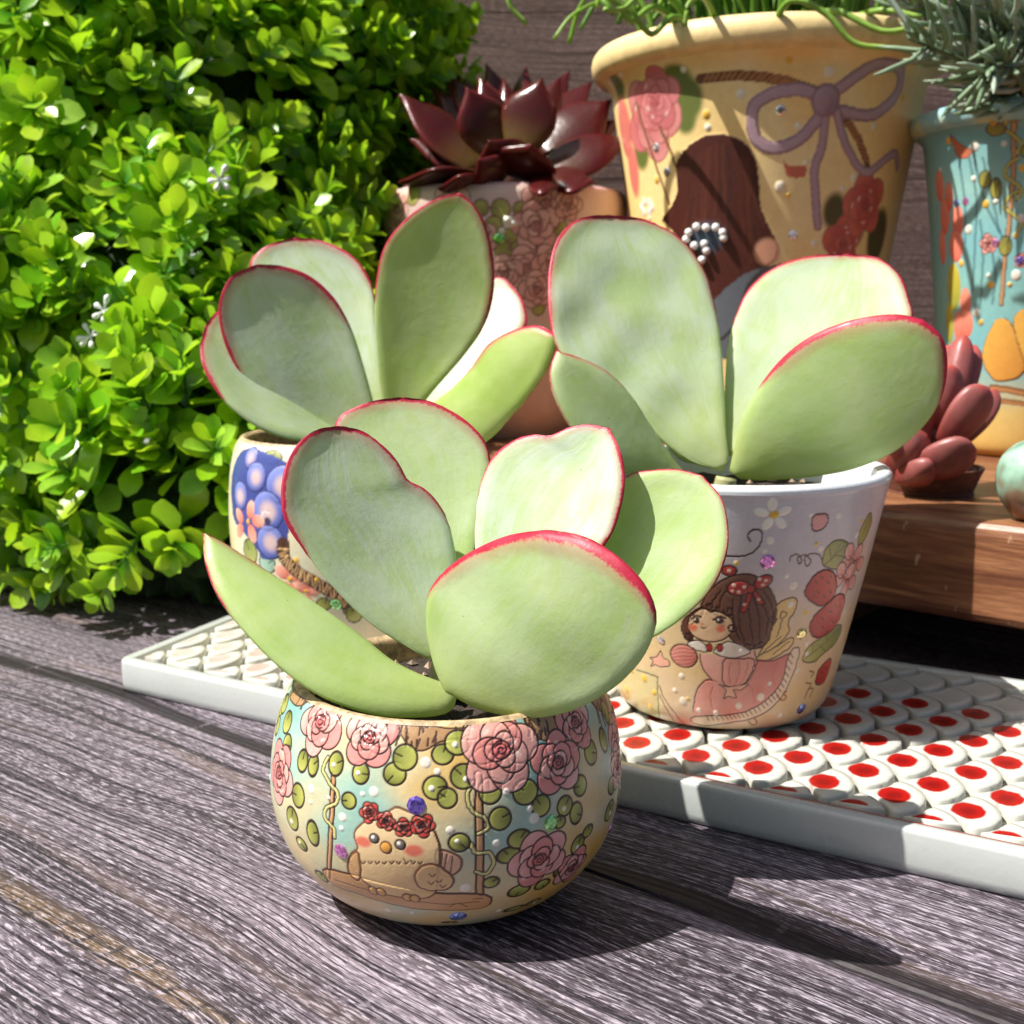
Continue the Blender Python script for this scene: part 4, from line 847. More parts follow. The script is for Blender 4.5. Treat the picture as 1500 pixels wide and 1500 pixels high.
# ------------------------------------------------------------------ succulent leaves
def leaf(parent, sideA, sideB, base, tip, side, T=.34, cup=0.0, red=0.130, t0=.35, bloom=.5, name='leaf', mat=None, nt=46, ns=24, wr=None, bend=0.0, colfn=None, redA=1.0, redB=1.0, t0B=None):
    """thick leaf: two edges traced base -> tip, laid on the plane through base, tip and side (each photo x, y and distance in cm)"""
    A = np.array([[1, q[0], q[1]] for q in (base, tip, side)], float)
    inv = [1 / (q[2] / (cp + sp * (750 - q[1]) / F)) for q in (base, tip, side)]
    co = np.linalg.solve(A, inv)
    def w(px, py):
        t = 1 / (co[0] + co[1] * px + co[2] * py); return at(px, py, t * (cp + sp * (750 - py) / F))
    tpos = np.sin(np.linspace(0, math.pi / 2, nt + 1)); tpos = .55 * tpos + .45 * np.linspace(0, 1, nt + 1)
    a2 = catmull(sideA, 12); b2 = catmull(sideB, 12)
    a3 = np.array([w(*p) for p in a2]); b3 = np.array([w(*p) for p in b2])
    L, Rr = resample(a3, nt + 1, tpos), resample(b3, nt + 1, tpos)
    outl = np.r_[resample(a3, 220), resample(b3, 220)]; isA = np.r_[np.ones(220), np.zeros(220)]
    nrm = np.cross(a3[len(a3) // 2] - a3[0], b3[len(b3) // 2] - a3[0]); nrm /= np.linalg.norm(nrm)
    if nrm @ (np.array([0, 0, CAM_H]) - a3.mean(0)) < 0: nrm = -nrm
    sv = .5 - .5 * np.cos(np.linspace(0, math.pi, ns + 1)); sv = .75 * sv + .25 * np.linspace(0, 1, ns + 1)
    G = L[:, None] * (1 - sv)[None, :, None] + Rr[:, None] * sv[None, :, None]
    dd = np.linalg.norm(G[:, :, None, :] - outl[None, None], axis=-1); d = dd.min(-1); near = isA[dd.argmin(-1)]
    wr = wr or T * .85
    th = .5 * T * np.sqrt(1 - (1 - np.clip(d / wr, 0, 1)) ** 2) * (.8 + .2 * np.clip(d / (d.max() + 1e-6), 0, 1))
    tt = tpos[:, None] + 0 * sv[None]
    bow = cup * (4 * sv * (1 - sv))[None] * np.sin(np.pi * np.clip(tpos, 0, 1))[:, None] ** .7 + bend * (tt - .4) ** 2
    jig = sum(.018 * T / .34 * np.sin(G @ rng.normal(0, 1.6, 3) + rng.uniform(0, 6)) for _ in range(3)) * np.clip(d / .4, 0, 1)
    mid = G + nrm * (bow + jig)[..., None]
    top, bot = mid + nrm * th[..., None], mid - nrm * th[..., None]
    V = np.r_[top.reshape(-1, 3), bot.reshape(-1, 3)]; nrw, ncl = nt + 1, ns + 1; off = nrw * ncl
    idx = np.arange(2 * off)
    for r in range(nrw):
        for c in (0, ns): idx[off + r * ncl + c] = r * ncl + c
    for r in (0, nt): idx[[r * ncl + c for c in range(ncl)]] = r * ncl; idx[[off + r * ncl + c for c in range(ncl)]] = r * ncl
    used, invx = np.unique(idx, return_inverse=True); V = V[used]
    Fs = []
    for o_, rev in ((0, False), (off, True)):
        for f in grid_faces(nrw, ncl, False, o_):
            g = [invx[i] for i in f]; g2 = [g[i] for i in range(4) if g[i] != g[i - 1]]
            if len(g2) >= 3: Fs.append(tuple(g2[::-1] if rev else g2))
    tB = t0 if t0B is None else t0B
    tw = np.where(near > .5, smooth01(tt, t0, t0 + .22) * redA, smooth01(tt, tB, tB + .18) * redB)
    C = np.stack([d, tt, red * tw, np.full_like(d, bloom)], -1).reshape(-1, 4)
    C = np.r_[C, C][used]
    if colfn is not None: C = np.c_[colfn(C[:, 1], C[:, 0]), np.ones(len(C))]
    o = obj(name, V, Fs, mat or M['leaf'], parent, colors=C)
    if mat is None:
        wd, ln = np.linalg.norm(L - Rr, axis=1).max(), np.linalg.norm(np.diff((L + Rr) / 2, axis=0), axis=1).sum()
        Q = np.stack([(sv[None] - .5) * wd + 0 * tt, tt * ln, np.full_like(tt, rng.uniform(0, 50))], -1).reshape(-1, 3)
        a_ = o.data.attributes.new('leafpos', 'FLOAT_VECTOR', 'POINT'); a_.data.foreach_set('vector', np.r_[Q, Q][used].astype(np.float32).ravel())
    return o

pf = empty('round_leaf_succulent', (FP[0], FP[1], 4.6), 'round leaf succulent with red rims in the front owl-swing rose bowl', 'succulent', 'red rimmed succulents')
def stem(parent, pts, r):
    P = catmull([at(*p) for p in pts], 6); V, Fs = tube(P, np.linspace(r, r * .8, len(P)), 12); return obj('stem', V, Fs, M['twig'], parent)
stem(pf, [(655, 1010, 25.3), (658, 960, 25.3), (662, 925, 25.3)], .42)
# back leaf, then round to the front
leaf(pf, [(655, 975), (620, 900), (570, 790), (520, 690), (490, 640), (497, 612), (520, 597), (552, 587), (590, 582)],
     [(665, 975), (680, 880), (700, 780), (716, 710), (717, 665), (702, 635), (672, 609), (632, 589), (590, 582)],
     (660, 975, 25.8), (590, 582, 28.3), (717, 690, 27.6), cup=-.25, bloom=.55, red=0.111, t0=.55)
leaf(pf, [(635, 968), (600, 950), (540, 912), (485, 858), (443, 805), (416, 762), (411, 722), (418, 682), (436, 650), (464, 630), (498, 624)],
     [(640, 968), (662, 930), (670, 880), (668, 825), (660, 778), (645, 742), (622, 717), (597, 703), (583, 678), (558, 651), (530, 632), (498, 624)],
     (638, 968, 24.9), (498, 624, 26.2), (415, 740, 25.0), cup=-.3, bloom=.85, red=0.111, t0=.42, redB=1.0)
leaf(pf, [(675, 975), (682, 900), (696, 830), (697, 770), (704, 712), (722, 671), (752, 646), (782, 637), (806, 639), (830, 628), (862, 622), (893, 627)],
     [(690, 975), (780, 900), (850, 840), (893, 790), (910, 745), (916, 700), (909, 660), (893, 627)],
     (682, 975, 25.2), (893, 627, 26.0), (698, 770, 26.5), cup=-.25, bloom=1.0, red=0.078, t0=.42)
leaf(pf, [(690, 985), (740, 930), (830, 830), (890, 730), (920, 698), (955, 689), (993, 688), (1028, 696)],
     [(705, 1000), (800, 985), (900, 960), (965, 930), (1005, 902), (1040, 868), (1060, 830), (1068, 785), (1058, 732), (1028, 696)],
     (695, 992, 25.2), (1028, 696, 25.6), (965, 930, 24.3), cup=-.2, bloom=.42, red=0.039, t0=.5)
leaf(pf, [(672, 1008), (640, 998), (580, 972), (530, 933), (470, 890), (400, 843), (335, 801), (297, 781)],
     [(675, 1030), (650, 1046), (600, 1051), (540, 1045), (470, 1020), (412, 980), (362, 930), (322, 880), (301, 828), (297, 781)],
     (672, 1020, 24.4), (297, 781, 25.4), (470, 1020, 23.2), cup=.14, bloom=.28, red=0.091, t0=.62, redB=.25, T=.3)
leaf(pf, [(652, 1010), (636, 970), (626, 920), (629, 870), (650, 838), (690, 808), (745, 784), (800, 776)],
     [(668, 1020), (700, 1037), (745, 1048), (795, 1050), (850, 1036), (903, 1005), (943, 963), (962, 920), (960, 888), (942, 852), (905, 815), (855, 786), (800, 776)],
     (660, 1015, 23.9), (800, 776, 21.9), (962, 905, 20.5), cup=.2, bloom=.5, red=0.195, t0=.30, T=.32, redA=.8, redB=1.0, t0B=.62)

pb = empty('round_leaf_succulent', (BP[0], BP[1], 8.0), 'round leaf succulent standing left at the back beside the bush, in the blueberry pot', 'succulent', 'red rimmed succulents')
stem(pb, [(575, 680, 42), (572, 640, 42), (570, 610, 42)], .5)
leaf(pb, [(558, 640), (500, 570), (420, 470), (372, 405), (368, 382), (392, 360), (432, 348)],
     [(568, 640), (560, 560), (551, 480), (546, 420), (520, 378), (475, 354), (432, 348)],
     (563, 640, 43), (432, 348, 45.5), (548, 450, 44.4), cup=-.3, bloom=.95, red=0.130, t0=.5)
leaf(pb, [(540, 652), (470, 560), (390, 500), (340, 462), (318, 457), (300, 478)],
     [(552, 660), (500, 648), (440, 647), (385, 630), (335, 594), (304, 553), (293, 515), (300, 478)],
     (546, 656, 41.8), (300, 478, 41.5), (385, 630, 40.0), cup=-.2, bloom=.7, red=0.130, t0=.6)
leaf(pb, [(540, 655), (480, 638), (425, 613), (380, 580), (344, 535), (325, 490), (321, 445), (338, 406), (376, 387)],
     [(560, 650), (550, 600), (531, 530), (515, 482), (490, 437), (455, 405), (415, 390), (376, 387)],
     (550, 653, 41.6), (376, 387, 41.4), (344, 535, 41.1), cup=-.35, bloom=.9, red=0.169, t0=.45)
leaf(pb, [(590, 630), (640, 540), (690, 460), (720, 412), (738, 408), (757, 426)],
     [(610, 630), (660, 582), (715, 530), (755, 498), (772, 475), (768, 446), (757, 426)],
     (600, 630, 43), (757, 426, 45), (700, 540, 43.6), cup=-.1, bloom=1.0, red=0.104, t0=.55)
leaf(pb, [(605, 650), (630, 597), (660, 572), (690, 540), (716, 505), (752, 484), (788, 477), (817, 490)],
     [(630, 670), (680, 665), (716, 645), (746, 615), (776, 580), (800, 545), (814, 512), (817, 490)],
     (615, 658, 41.0), (817, 490, 38.2), (716, 645, 39.3), cup=.2, bloom=.12, red=0.117, t0=.35, redB=.15)
leaf(pb, [(570, 640), (558, 570), (551, 500), (549, 450), (553, 400), (567, 354), (602, 314), (640, 290), (673, 282)],
     [(585, 640), (625, 585), (652, 553), (682, 518), (708, 480), (722, 438), (724, 390), (715, 340), (697, 302), (673, 282)],
     (577, 640, 41.4), (673, 282, 40.0), (551, 440, 40.85), cup=-.2, bloom=.32, red=0.117, t0=.42)

pr_ = empty('round_leaf_succulent', (WP[0], WP[1], 7.6), 'round leaf succulent standing right, in the tall fairy girl pot', 'succulent', 'red rimmed succulents')
stem(pr_, [(1058, 745, 35.9), (1060, 720, 35.9), (1064, 700, 35.9)], .4)
leaf(pr_, [(1058, 690), (1000, 670), (930, 610), (860, 560), (818, 515), (804, 465), (802, 410), (811, 362), (832, 331), (862, 318), (900, 316)],
     [(1068, 690), (1063, 630), (1060, 570), (1055, 505), (1046, 445), (1030, 395), (1000, 354), (952, 325), (900, 316)],
     (1063, 690, 36.1), (900, 316, 39.8), (804, 450, 37.2), cup=-.35, bloom=.75, red=0.111, t0=.42, T=.4)
leaf(pr_, [(1062, 670), (1061, 600), (1065, 520), (1076, 468), (1097, 424), (1132, 394), (1182, 377), (1240, 372)],
     [(1072, 670), (1130, 640), (1210, 590), (1290, 530), (1335, 474), (1332, 440), (1318, 405), (1288, 380), (1240, 372)],
     (1067, 670, 36.6), (1240, 372, 40.4), (1066, 525, 38.85), cup=-.3, bloom=.75, red=0.098, t0=.42, T=.38)
leaf(pr_, [(960, 620), (985, 640), (1010, 655), (1030, 680)], [(960, 620), (975, 650), (1000, 675), (1030, 680)], (960, 620, 36.8), (1030, 680, 36.2), (1000, 675, 36), bloom=.3, red=0, T=.2, nt=16, ns=8)
leaf(pr_, [(1030, 705), (1000, 690), (975, 657), (950, 620), (925, 581), (892, 547), (852, 526), (814, 514)],
     [(1030, 712), (985, 712), (935, 700), (890, 681), (845, 640), (816, 592), (805, 550), (814, 514)],
     (1030, 708, 35.2), (814, 514, 34.2), (845, 640, 33.6), cup=.2, bloom=.45, red=0.091, t0=.5, redB=.2)
leaf(pr_, [(1068, 690), (1085, 620), (1110, 570), (1146, 524), (1192, 490), (1250, 468), (1310, 460), (1352, 468)],
     [(1072, 700), (1120, 703), (1190, 698), (1255, 685), (1312, 660), (1356, 620), (1381, 578), (1388, 530), (1380, 493), (1352, 468)],
     (1070, 696, 35.0), (1352, 468, 32.4), (1312, 660, 33.2), cup=.25, bloom=.38, red=0.169, t0=.3, T=.34, redB=.8, t0B=.66)

# ------------------------------------------------------------------ pointed and plump leaves from a base, a tip and a width
def pleaf(parent, base, tip, w, kind='point', roll=0.0, name='leaf', mat=None, T=.3, cup=0.0, colfn=None, nt=18, ns=10):
    b, t = np.array(base[:2], float), np.array(tip[:2], float); ax = t - b; L = np.linalg.norm(ax); nv = np.array([-ax[1], ax[0]]) / L
    if kind == 'point': prof = [(0, .45), (.2, .8), (.45, 1), (.66, .82), (.82, .42), (.93, .13), (1, .0)]
    else: prof = [(0, .35), (.25, .75), (.55, 1), (.8, .92), (.94, .55), (1, .0)]
    sA = [tuple(b + ax * q + nv * w * .5 * k) for q, k in prof]; sB = [tuple(b + ax * q - nv * w * .5 * k) for q, k in prof]
    mid = b + ax * .5 + nv * w * .5; Ym = (base[2] + tip[2]) / 2 + roll
    return leaf(parent, sA, sB, base, tip, (mid[0], mid[1], Ym), T=T, cup=cup, red=0, name=name, mat=mat, nt=nt, ns=ns, colfn=colfn, wr=T * .9)

ech = empty('maroon_rosette', (PP_[0], PP_[1], PP_[2] + 12.7), 'dark maroon pointed rosette succulent growing in the pink rose pot', 'succulent')
def mar(g):
    a, b = np.array([.055, .004, .006]), np.array([.14, .085, .025])
    def f(t, d):
        k = smooth01(t, .5, .08)[:, None]; e = smooth01(d, .28, .05)[:, None]
        return (a * (1 - e) + np.array([.10, .008, .012]) * e) * (1 - k) + b * k * g + a * k * (1 - g)
    return f
P0 = (752, 236)
# outer and back ring first, then the heart, then the leaves in front
for bx, by, bY, tx, ty, tY, w, roll, g in (
    (735, 220, 67, 648, 106, 71, 40, 1, .3), (740, 215, 67, 662, 106, 72, 44, 1, .3), (748, 210, 68, 711, 93, 73, 44, 1, .2), (760, 210, 68, 772, 97, 73, 40, -1, .2),
    (770, 215, 68, 836, 104, 72, 46, -1, .3), (780, 222, 67, 868, 121, 70, 54, -1.5, .3), (752, 205, 66, 737, 112, 68, 34, 0, .1), (745, 205, 66, 712, 118, 69, 40, 0, .1), (765, 205, 66, 790, 118, 70, 40, 0, .1),
    (728, 230, 67, 630, 128, 70, 44, 1, .3), (775, 228, 67, 880, 150, 69, 50, -1, .2), (715, 250, 65, 598, 205, 65.5, 46, 1, .4), (790, 245, 65, 912, 176, 66, 54, -1, .1), (742, 222, 65.5, 700, 112, 67, 50, .5, .4), (768, 222, 65.5, 822, 112, 67.5, 52, -.5, .3), (722, 245, 66, 620, 150, 69, 62, 2, .5), (712, 252, 65, 582, 138, 66, 58, 1.5, .8), (712, 262, 64, 583, 266, 62, 38, -3, .3), (725, 268, 63, 640, 276, 60.5, 34, -2.5, .2),
    (792, 238, 65, 897, 146, 66, 84, -1, .1), (795, 252, 64, 925, 203, 64, 60, -1, .3), (800, 262, 63, 872, 268, 61, 40, -2, .1), (770, 262, 62, 820, 274, 60, 40, -2, .0),
    (730, 226, 64.5, 682, 127, 64, 78, .5, .8), (757, 224, 64, 795, 113, 64, 84, -.5, .8), (745, 250, 62.5, 716, 205, 60, 82, 0, .5), (762, 262, 62, 778, 210, 59.5, 96, 0, .1), (735, 266, 61.5, 700, 232, 59.5, 60, 0, .3)):
    pleaf(ech, (bx, by, bY), (tx, ty, tY), w, 'point', roll, mat=M['dark_leaf'], T=.36, cup=.25, colfn=mar(g))
V, Fs = tube([(PP_[0], PP_[1], PP_[2] + 12.6), (PP_[0] + .2, PP_[1] - .2, PP_[2] + 14.0), (PP_[0] + .3, PP_[1] - .4, PP_[2] + 15.4)], [1.2, 1.5, .9], 12); obj('stem', V, Fs, M['brown_clay'], ech)

mvp = empty('small_clay_pot', (16.4, 45.0, RZ1 + .01), 'small dark brown clay pot hidden under the mauve succulent', 'pot')
c0 = (16.4, 45.0, RZ1 + .01)
revolve('body', [(.02, .02), (1.5, .02), (1.6, .08), (1.8, .6), (1.95, .95), (1.88, 1.0), (1.75, .95), (1.7, .75)], c0, M['brown_clay'], mvp, 48); soil_disc(c0, 1.72, .8, mvp)
mv = empty('mauve_succulent', (16.4, 45.0, RZ1 + .8), 'plump mauve red succulent rosette beside the teal pot', 'succulent')
def mau(t, d):
    a, b, c = np.array([.20, .030, .028]), np.array([.31, .095, .09]), np.array([.44, .07, .06]); k = smooth01(t, .72, 1.)[:, None]; e = smooth01(t, .1, .55)[:, None]
    return (a * (1 - e) + b * e) * (1 - k) + c * k
for bx, by, bY, tx, ty, tY, w, roll in (
    (1372, 640, 45.6, 1388, 505, 47.0, 44, 0), (1385, 640, 45.2, 1430, 505, 46.1, 34, -.5), (1380, 640, 44.7, 1414, 490, 45.6, 38, -.3), (1360, 650, 44.7, 1396, 534, 44.3, 44, .2), (1400, 655, 44.7, 1462, 572, 45.2, 34, -.5),
    (1345, 665, 44.3, 1352, 560, 44.3, 46, .5), (1330, 665, 44.3, 1330, 600, 44.3, 46, .5), (1376, 656, 43.8, 1447, 566, 43.2, 46, .3), (1340, 672, 43.8, 1310, 640, 42.9, 40, .3), (1300, 690, 43.9, 1358, 636, 42.8, 44, .3), (1325, 690, 43.4, 1431, 658, 42.1, 46, .5), (1310, 695, 43.6, 1372, 690, 42.4, 34, .4)):
    pleaf(mv, (bx, by, bY), (tx, ty, tY), w * 1.15, 'plump', roll, mat=M['mauve_leaf'], T=.85, cup=.1, colfn=mau)
V, Fs = tube([(16.4, 45.0, RZ1 + .7), (16.3, 44.8, RZ1 + 1.8), (16.2, 44.5, RZ1 + 2.6)], [.5, .45, .4], 10); obj('stem', V, Fs, M['brown_clay'], mv)

# ------------------------------------------------------------------ painted ornament at the right border
OP = at(1514, 768, 38.6); OP = (OP[0], OP[1], RZ1 + .01)
orn = empty('painted_ball_ornament', OP, 'small green glazed ball ornament with a pale flower at the right border', 'ornament')
p = Pot(OP, [(0.46, 0.02), (0.63, 0.08), (0.92, 0.38), (1.22, 0.88), (1.30, 1.47), (1.18, 2.06), (0.80, 2.52), (0.34, 2.73), (0.02, 2.77)], 120, 90, (-95, 60))
p.wash([lin((120, 84, 62)), lin((128, 110, 90)), lin((132, 170, 152)), lin((160, 196, 180)), lin((110, 146, 128))], p.B / p.b[-1] * 1.0 + .22 * p.clouds(4, 81))
for k in range(5): a = 1.257 * k; p.disc(np.array([-.32 + .2 * math.cos(a), 2.55 + .2 * math.sin(a)]), .2, .15, lin((236, 206, 220)), a, relief=.03)
p.disc(np.array([-.32, 2.55]), .08, .08, lin((240, 240, 236)), relief=.04); p.build('body', M['paint'], orn)
revolve('foot', [(.02, .0), (.42, 0), (.48, .03), (.46, .08)], OP, M['brown_clay'], orn, 32, 3)

# ------------------------------------------------------------------ trailing green stems in the yellow pot
yst = empty('trailing_stem_plant', (YP[0], YP[1], YP[2] + 18.3), 'bright green thin stemmed trailing plant overflowing the yellow pot', 'plant')
g = random.Random(21)
def gstem(P, r, c1, c2, parent, name='stem', mat=None):
    P = catmull(P, 5); V, Fs = tube(P, np.linspace(r, r * .65, len(P)), 6); t = np.linspace(0, 1, len(P)).repeat(6)[:, None]
    obj(name, V, Fs, mat or M['stem'], parent, colors=np.asarray(c1) * (1 - t) + np.asarray(c2) * t)
top = YP[2] + 19.7
for k in range(150):
    a = g.uniform(0, 6.28); r0 = g.uniform(.5, 6.0); x, y = YP[0] + r0 * math.cos(a), YP[1] + r0 * math.sin(a); reach = g.uniform(1, 5.5); h = g.uniform(3, 9)
    a2 = a + g.uniform(-.8, .8); dx, dy = math.cos(a2), math.sin(a2); q = g.uniform(-.8, .2)
    P = [(x, y, top - 2), (x + dx * reach * .25, y + dy * reach * .25, top + h * .5), (x + dx * reach * .6, y + dy * reach * .6, top + h * .95), (x + dx * reach, y + dy * reach, top + h * .8 - q * 2), (x + dx * reach * 1.2 + g.uniform(-1, 1), y + dy * reach * 1.2, top + h * .45 - q * 3)]
    cc = g.choice([(.22, .42, .035), (.30, .52, .05), (.12, .30, .03), (.36, .56, .09)])
    gstem(P, g.uniform(.11, .22), (.10, .24, .02), cc, yst)
for pts in ([(1010, 30, 58), (975, -8, 57), (940, -10, 55), (915, 12, 54.5), (885, 14, 54)], [(1000, 40, 58), (960, 10, 56), (925, 30, 55), (905, 5, 54.5), (880, -8, 54)], [(1020, 40, 58), (985, 25, 56), (955, 50, 55.5), (930, 22, 55), (912, -5, 55)],
            [(1050, 30, 57), (1030, -5, 55), (1010, 5, 54), (1003, 38, 54)], [(1130, 40, 56), (1160, 0, 54), (1210, 20, 53.5), (1250, 62, 53.3), (1300, 70, 53)], [(1180, 40, 57), (1220, 15, 55), (1290, 45, 54), (1340, 40, 53.5)], [(1240, 30, 57), (1290, 15, 55), (1350, 25, 54)],
            [(900, 20, 55), (830, -60, 57), (770, -50, 58), (745, 0, 58), (772, 36, 58)]):
    gstem([at(*q) for q in pts], .17, (.16, .34, .03), (.34, .52, .10), yst)

# ------------------------------------------------------------------ needle leaved branches in the teal pot
nd = empty('needle_leaf_plant', (TP[0], TP[1], TP[2] + 15.1), 'grey green needle leaved plant overhanging the teal pot', 'plant')
def branch(pts, n, ln, seed):
    g = random.Random(seed); P = catmull([at(*q) for q in pts], 10); V, Fs = tube(P, np.linspace(.19, .08, len(P)), 6)
    c = np.array([.12, .17, .09]); parts = [(V, Fs, np.tile(c, (len(V), 1)))]
    T = np.gradient(P, axis=0)
    for k in range(n):
        i = int(g.uniform(.12, 1) * (len(P) - 1)); t = T[i] / np.linalg.norm(T[i]); d = np.array([g.gauss(0, 1), g.gauss(0, 1), g.gauss(.2, 1)]); d -= t * (d @ t); d /= np.linalg.norm(d)
        L = ln * g.uniform(.6, 1.15); o0 = P[i]; tipd = t * g.uniform(.5, .9) + d * .9; q = [o0, o0 + tipd * L * .35 + d * L * .06, o0 + tipd * L * .75 + t * L * .08, o0 + tipd * L + t * L * .2]
        V, Fs = tube(np.array(q), [.06, .125, .12, .03], 5); cc = np.array(g.choice([(.25, .34, .22), (.33, .42, .30), (.20, .30, .17), (.42, .50, .40)])); parts.append((V, Fs, np.tile(cc, (len(V), 1))))
    V, Fs, C = join(parts); obj('branch', V, Fs, M['needle'], nd, colors=C)
for i, (pts, n, ln) in enumerate((([(1500, 160, 55.0), (1455, 120, 53.0), (1400, 85, 51.5), (1330, 55, 51.0)], 60, 2.1), ([(1510, 150, 55.0), (1450, 75, 53.0), (1400, 10, 52.0), (1380, -60, 52.0)], 60, 2.1), ([(1520, 150, 55.0), (1480, 60, 53.5), (1465, -40, 53.0)], 55, 2.1),
     ([(1530, 150, 54.0), (1520, 60, 52.0), (1500, -30, 51.0)], 55, 2.1), ([(1540, 150, 56.0), (1600, 40, 56.0), (1640, -60, 56.0)], 40, 2.1), ([(1495, 150, 56.0), (1440, 110, 55.0), (1380, 60, 55.0), (1345, 0, 55.0), (1335, -40, 55.0)], 55, 2.0), ([(1515, 160, 53.0), (1490, 110, 51.0), (1465, 95, 50.0), (1435, 115, 49.5)], 30, 1.5), ([(1520, 160, 54.0), (1540, 90, 52.0), (1470, 30, 50.0), (1420, -40, 50.0)], 50, 2.1), ([(1560, 150, 57.0), (1560, 40, 59.0), (1540, -60, 60.0)], 40, 2.1))):
    branch(pts, n, ln, 100 + i)

# ------------------------------------------------------------------ the bush: whorled sprigs
def leaf_blade(L, W, cupd, curl):      # spoon shaped little leaf along +x, z up
    ts = [0, .22, .45, .68, .88, 1.0]; ws = [.10, .32, .78, 1.0, .72, .12]; V, T = [], []
    for t, w in zip(ts, ws):
        zc = -curl * t * t * L
        for s in (-1, 0, 1): V.append((t * L, s * W * .5 * w, zc + (cupd * W * (abs(s)) * w))); T.append(t)
    Fs = [tuple(f) for f in grid_faces(6, 3)]
    return np.array(V), Fs, np.array(T)
def frame(d, g):
    d = d / np.linalg.norm(d); r = np.array([g.gauss(0, 1), g.gauss(0, 1), g.gauss(0, 1)]); a = np.cross(d, r); a /= np.linalg.norm(a); return a, np.cross(d, a), d
def sprig(seed, levels=4, per=4, L0=1.45):
    """list of (verts, faces, colours): leaves of one sprig growing along +z, plus its stem"""
    g = random.Random(seed); leaves = []; H = 2.6
    for k in range(levels):
        zc = H * (k + .6) / levels; op = R(78 - 44 * k / (levels - 1))
        for j in range(per):
            ph = 2 * math.pi * (j + .5 * (k % 2)) / per + g.uniform(-.25, .25); o = op + g.uniform(-.2, .2); L = L0 * g.uniform(.8, 1.15) * (1.05 - .13 * k); W = L * g.uniform(.52, .66)
            V, Fs, T = leaf_blade(L, W, g.uniform(.06, .2), g.uniform(-.05, .22)); tw = g.uniform(-.35, .35)
            y, zz = V[:, 1] * math.cos(tw) - V[:, 2] * math.sin(tw), V[:, 1] * math.sin(tw) + V[:, 2] * math.cos(tw); V = np.stack([V[:, 0], y, zz], 1)
            co, so = math.cos(math.pi / 2 - o), math.sin(math.pi / 2 - o); V = np.stack([V[:, 0] * co - V[:, 2] * so, V[:, 1], V[:, 0] * so + V[:, 2] * co], 1)
            V = np.stack([V[:, 0] * math.cos(ph) - V[:, 1] * math.sin(ph), V[:, 0] * math.sin(ph) + V[:, 1] * math.cos(ph), V[:, 2] + zc], 1)
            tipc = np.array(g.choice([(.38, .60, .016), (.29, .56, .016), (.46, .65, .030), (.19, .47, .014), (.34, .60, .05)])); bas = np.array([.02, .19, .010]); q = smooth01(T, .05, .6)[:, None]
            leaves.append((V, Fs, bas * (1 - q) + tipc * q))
    V, Fs = tube([(0, 0, -2.2), (.05, 0, -.6), (0, .05, H * .9)], [.10, .08, .05], 5); return leaves, (V, Fs, np.tile((.05, .19, .01), (len(V), 1)))
LOBES = [((-23.5, 70, 17), (15.0, 13.5, 16)), ((-19, 60, 9), (11, 10, 11)), ((-13.6, 53.6, 4.5), (7.0, 7.2, 7.0)), ((-13.0, 75, 23), (8.6, 8.5, 16.5)), ((-30, 66, 9), (12, 10, 13))]
def inside(q, skip, shrink=.9):
    for i, (c, r) in enumerate(LOBES):
        if i != skip and (((q - np.array(c)) / (np.array(r) * shrink)) ** 2).sum() < 1: return True
    return False
bush = empty('boxwood_bush', (-19, 66, 0), 'bright yellow green small leaved artificial boxwood bush filling the left side', 'bush')
g = random.Random(77); spots = []
def proj(q):
    d = q[1] * cp - (q[2] - CAM_H) * sp; return 750 + F * q[0] / d, 750 - F * (q[1] * sp + (q[2] - CAM_H) * cp) / d
tries = 0
while len(spots) < 950 and tries < 40000:
    tries += 1; i = g.choices(range(len(LOBES)), [r[0] * r[2] for _, r in LOBES])[0]; c, r = map(np.array, LOBES[i])
    n = np.array([g.gauss(0, 1), g.gauss(0, 1), g.gauss(0, 1)]); n /= np.linalg.norm(n)
    if n[1] > .45: continue
    q = c + r * n * g.uniform(.84, 1.06)
    if q[2] < 1.0 or inside(q, i): continue
    nn = n / r; nn /= np.linalg.norm(nn); d = nn + np.array([g.gauss(0, .38), g.gauss(0, .38) - .1, g.gauss(0, .38) + .30]); d /= np.linalg.norm(d)
    if q[2] < 3.5 and q[1] < 52: d = np.array([nn[0] * .6, -.75, -.45 + g.uniform(-.1, .2)]); q = q + np.array([0, 0, 1.2])
    elif q[2] < 4.5: d[2] = -abs(d[2]) * .3 + .1
    x, y = proj(q); vis = -100 < x < 800 and -120 < y < 1000
    if not vis and g.random() < .6: continue
    spots.append((q, d, (q[1] if vis else 1e3 + q[1])))
spots.sort(key=lambda s: s[2])
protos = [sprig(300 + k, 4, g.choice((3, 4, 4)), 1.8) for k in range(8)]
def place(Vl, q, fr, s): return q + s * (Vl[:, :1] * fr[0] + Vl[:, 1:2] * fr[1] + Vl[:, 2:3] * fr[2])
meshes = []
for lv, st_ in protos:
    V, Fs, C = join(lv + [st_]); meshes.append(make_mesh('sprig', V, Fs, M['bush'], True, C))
from mathutils import Matrix
def mat4(fr, q, s):
    m = Matrix.Identity(4)
    for k in range(3):
        for j in range(3): m[j][k] = fr[k][j] * s
        m[k][3] = q[k] * S
    return m
rest = []; org = ORG[bush.name]
stem_meshes = [make_mesh('sprig', st_[0], st_[1], M['bush'], True, st_[2]) for _, st_ in protos]
leaf_meshes = [[make_mesh('leaf', *l[:2], M['bush'], True, l[2]) for l in lv] for lv, _ in protos]
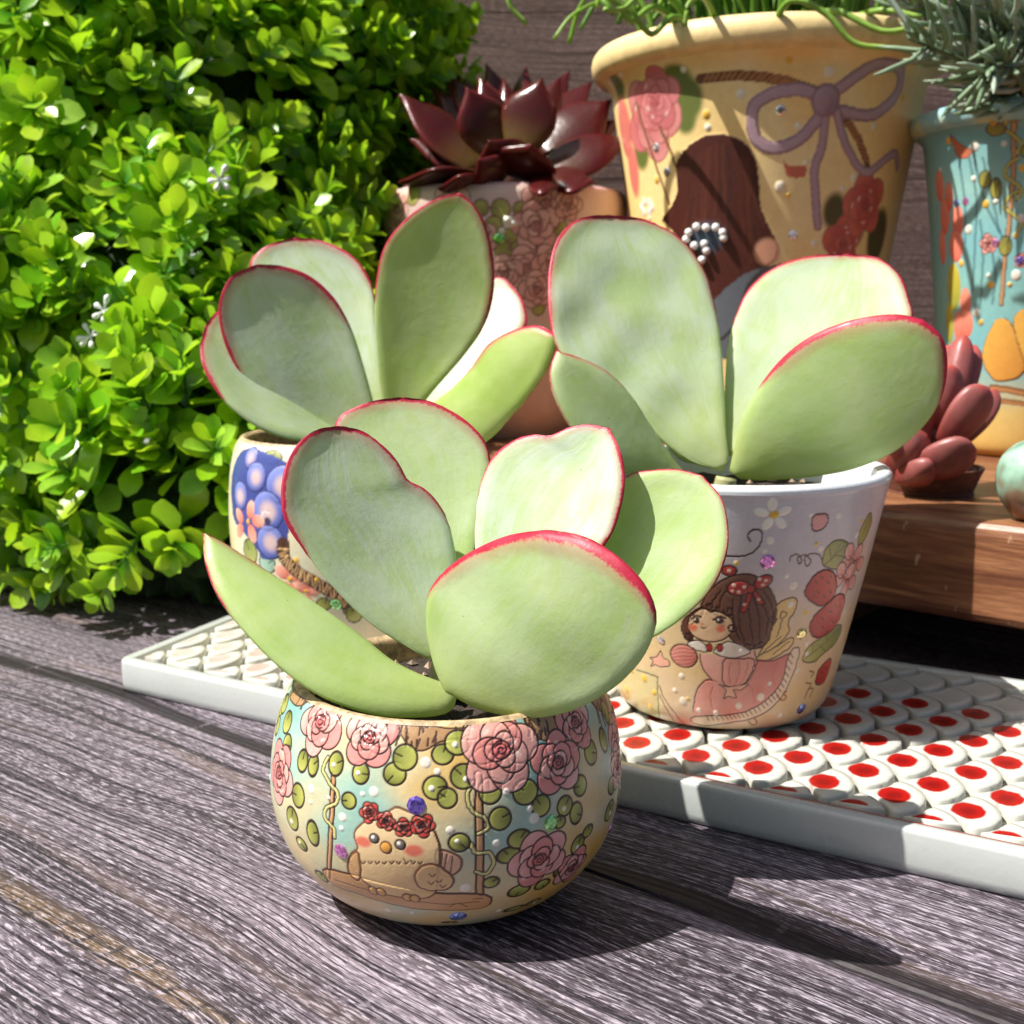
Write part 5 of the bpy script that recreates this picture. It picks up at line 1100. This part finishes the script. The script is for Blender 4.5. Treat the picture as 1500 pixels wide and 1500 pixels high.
for i, (q, d, _) in enumerate(spots):
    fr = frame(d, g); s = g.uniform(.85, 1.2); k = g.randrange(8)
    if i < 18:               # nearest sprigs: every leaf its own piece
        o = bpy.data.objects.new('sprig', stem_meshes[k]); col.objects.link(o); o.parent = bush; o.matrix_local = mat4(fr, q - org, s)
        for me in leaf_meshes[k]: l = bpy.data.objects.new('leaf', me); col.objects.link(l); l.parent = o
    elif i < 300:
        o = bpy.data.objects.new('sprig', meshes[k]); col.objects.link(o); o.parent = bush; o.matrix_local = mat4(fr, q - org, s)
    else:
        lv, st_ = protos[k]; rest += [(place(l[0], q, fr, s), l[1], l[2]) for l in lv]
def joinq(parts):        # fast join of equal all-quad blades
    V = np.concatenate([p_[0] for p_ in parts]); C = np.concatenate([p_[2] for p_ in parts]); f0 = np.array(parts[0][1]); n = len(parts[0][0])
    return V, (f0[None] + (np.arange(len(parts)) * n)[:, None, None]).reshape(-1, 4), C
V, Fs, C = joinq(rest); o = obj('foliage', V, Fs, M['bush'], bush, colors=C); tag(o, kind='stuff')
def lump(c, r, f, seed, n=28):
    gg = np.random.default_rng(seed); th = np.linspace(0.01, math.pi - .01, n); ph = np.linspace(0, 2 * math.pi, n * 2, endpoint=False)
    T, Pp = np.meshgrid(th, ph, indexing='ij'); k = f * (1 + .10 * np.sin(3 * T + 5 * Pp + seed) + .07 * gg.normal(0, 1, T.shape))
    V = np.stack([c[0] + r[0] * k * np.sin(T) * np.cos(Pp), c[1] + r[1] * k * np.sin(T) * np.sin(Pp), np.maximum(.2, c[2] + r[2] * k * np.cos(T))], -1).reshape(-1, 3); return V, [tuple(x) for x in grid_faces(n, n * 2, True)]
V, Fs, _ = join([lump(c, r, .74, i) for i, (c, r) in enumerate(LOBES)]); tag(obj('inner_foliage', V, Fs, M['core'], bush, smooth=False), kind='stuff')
# little white blossoms on the bush
for x, y, Y in ((322, 262, 51.5), (152, 455, 48.5), (133, 492, 48.8)):
    c = at(x, y, Y); parts = []; nb = g.choice((5, 6))
    for k in range(nb):
        a = k * 6.283 / nb + g.uniform(-.3, .3); rr = g.uniform(.4, .62); e = c + np.array([rr * math.cos(a), g.uniform(-.3, .2), rr * math.sin(a)]); V, Fs = tube(np.array([c, c * .6 + e * .4, c * .25 + e * .75, e, c * -.15 + e * 1.15]), [.03, .05, .12, .13, .04], 7); parts.append((V, Fs))
    V, Fs, _ = join(parts); obj('white_blossom', V, Fs, M['white'], bush)

# ------------------------------------------------------------------ greenery far behind the table
g = random.Random(5); rest = []
lv = protos[0][0]
for _ in range(420):
    q = np.array([g.uniform(-60, 12), g.uniform(120, 140), g.uniform(0, 75)]); fr = frame(np.array([g.gauss(0, .5), -1, g.gauss(.5, .5)]), g)
    rest += [(place(l[0], q, fr, 2.6), l[1], l[2] * 1.1) for l in lv]
V, Fs, C = joinq(rest); hed = obj('hedge', V, Fs, M['bush'], None, colors=C); tag(hed, 'blurred bright green hedge far behind the table', 'hedge', kind='stuff')
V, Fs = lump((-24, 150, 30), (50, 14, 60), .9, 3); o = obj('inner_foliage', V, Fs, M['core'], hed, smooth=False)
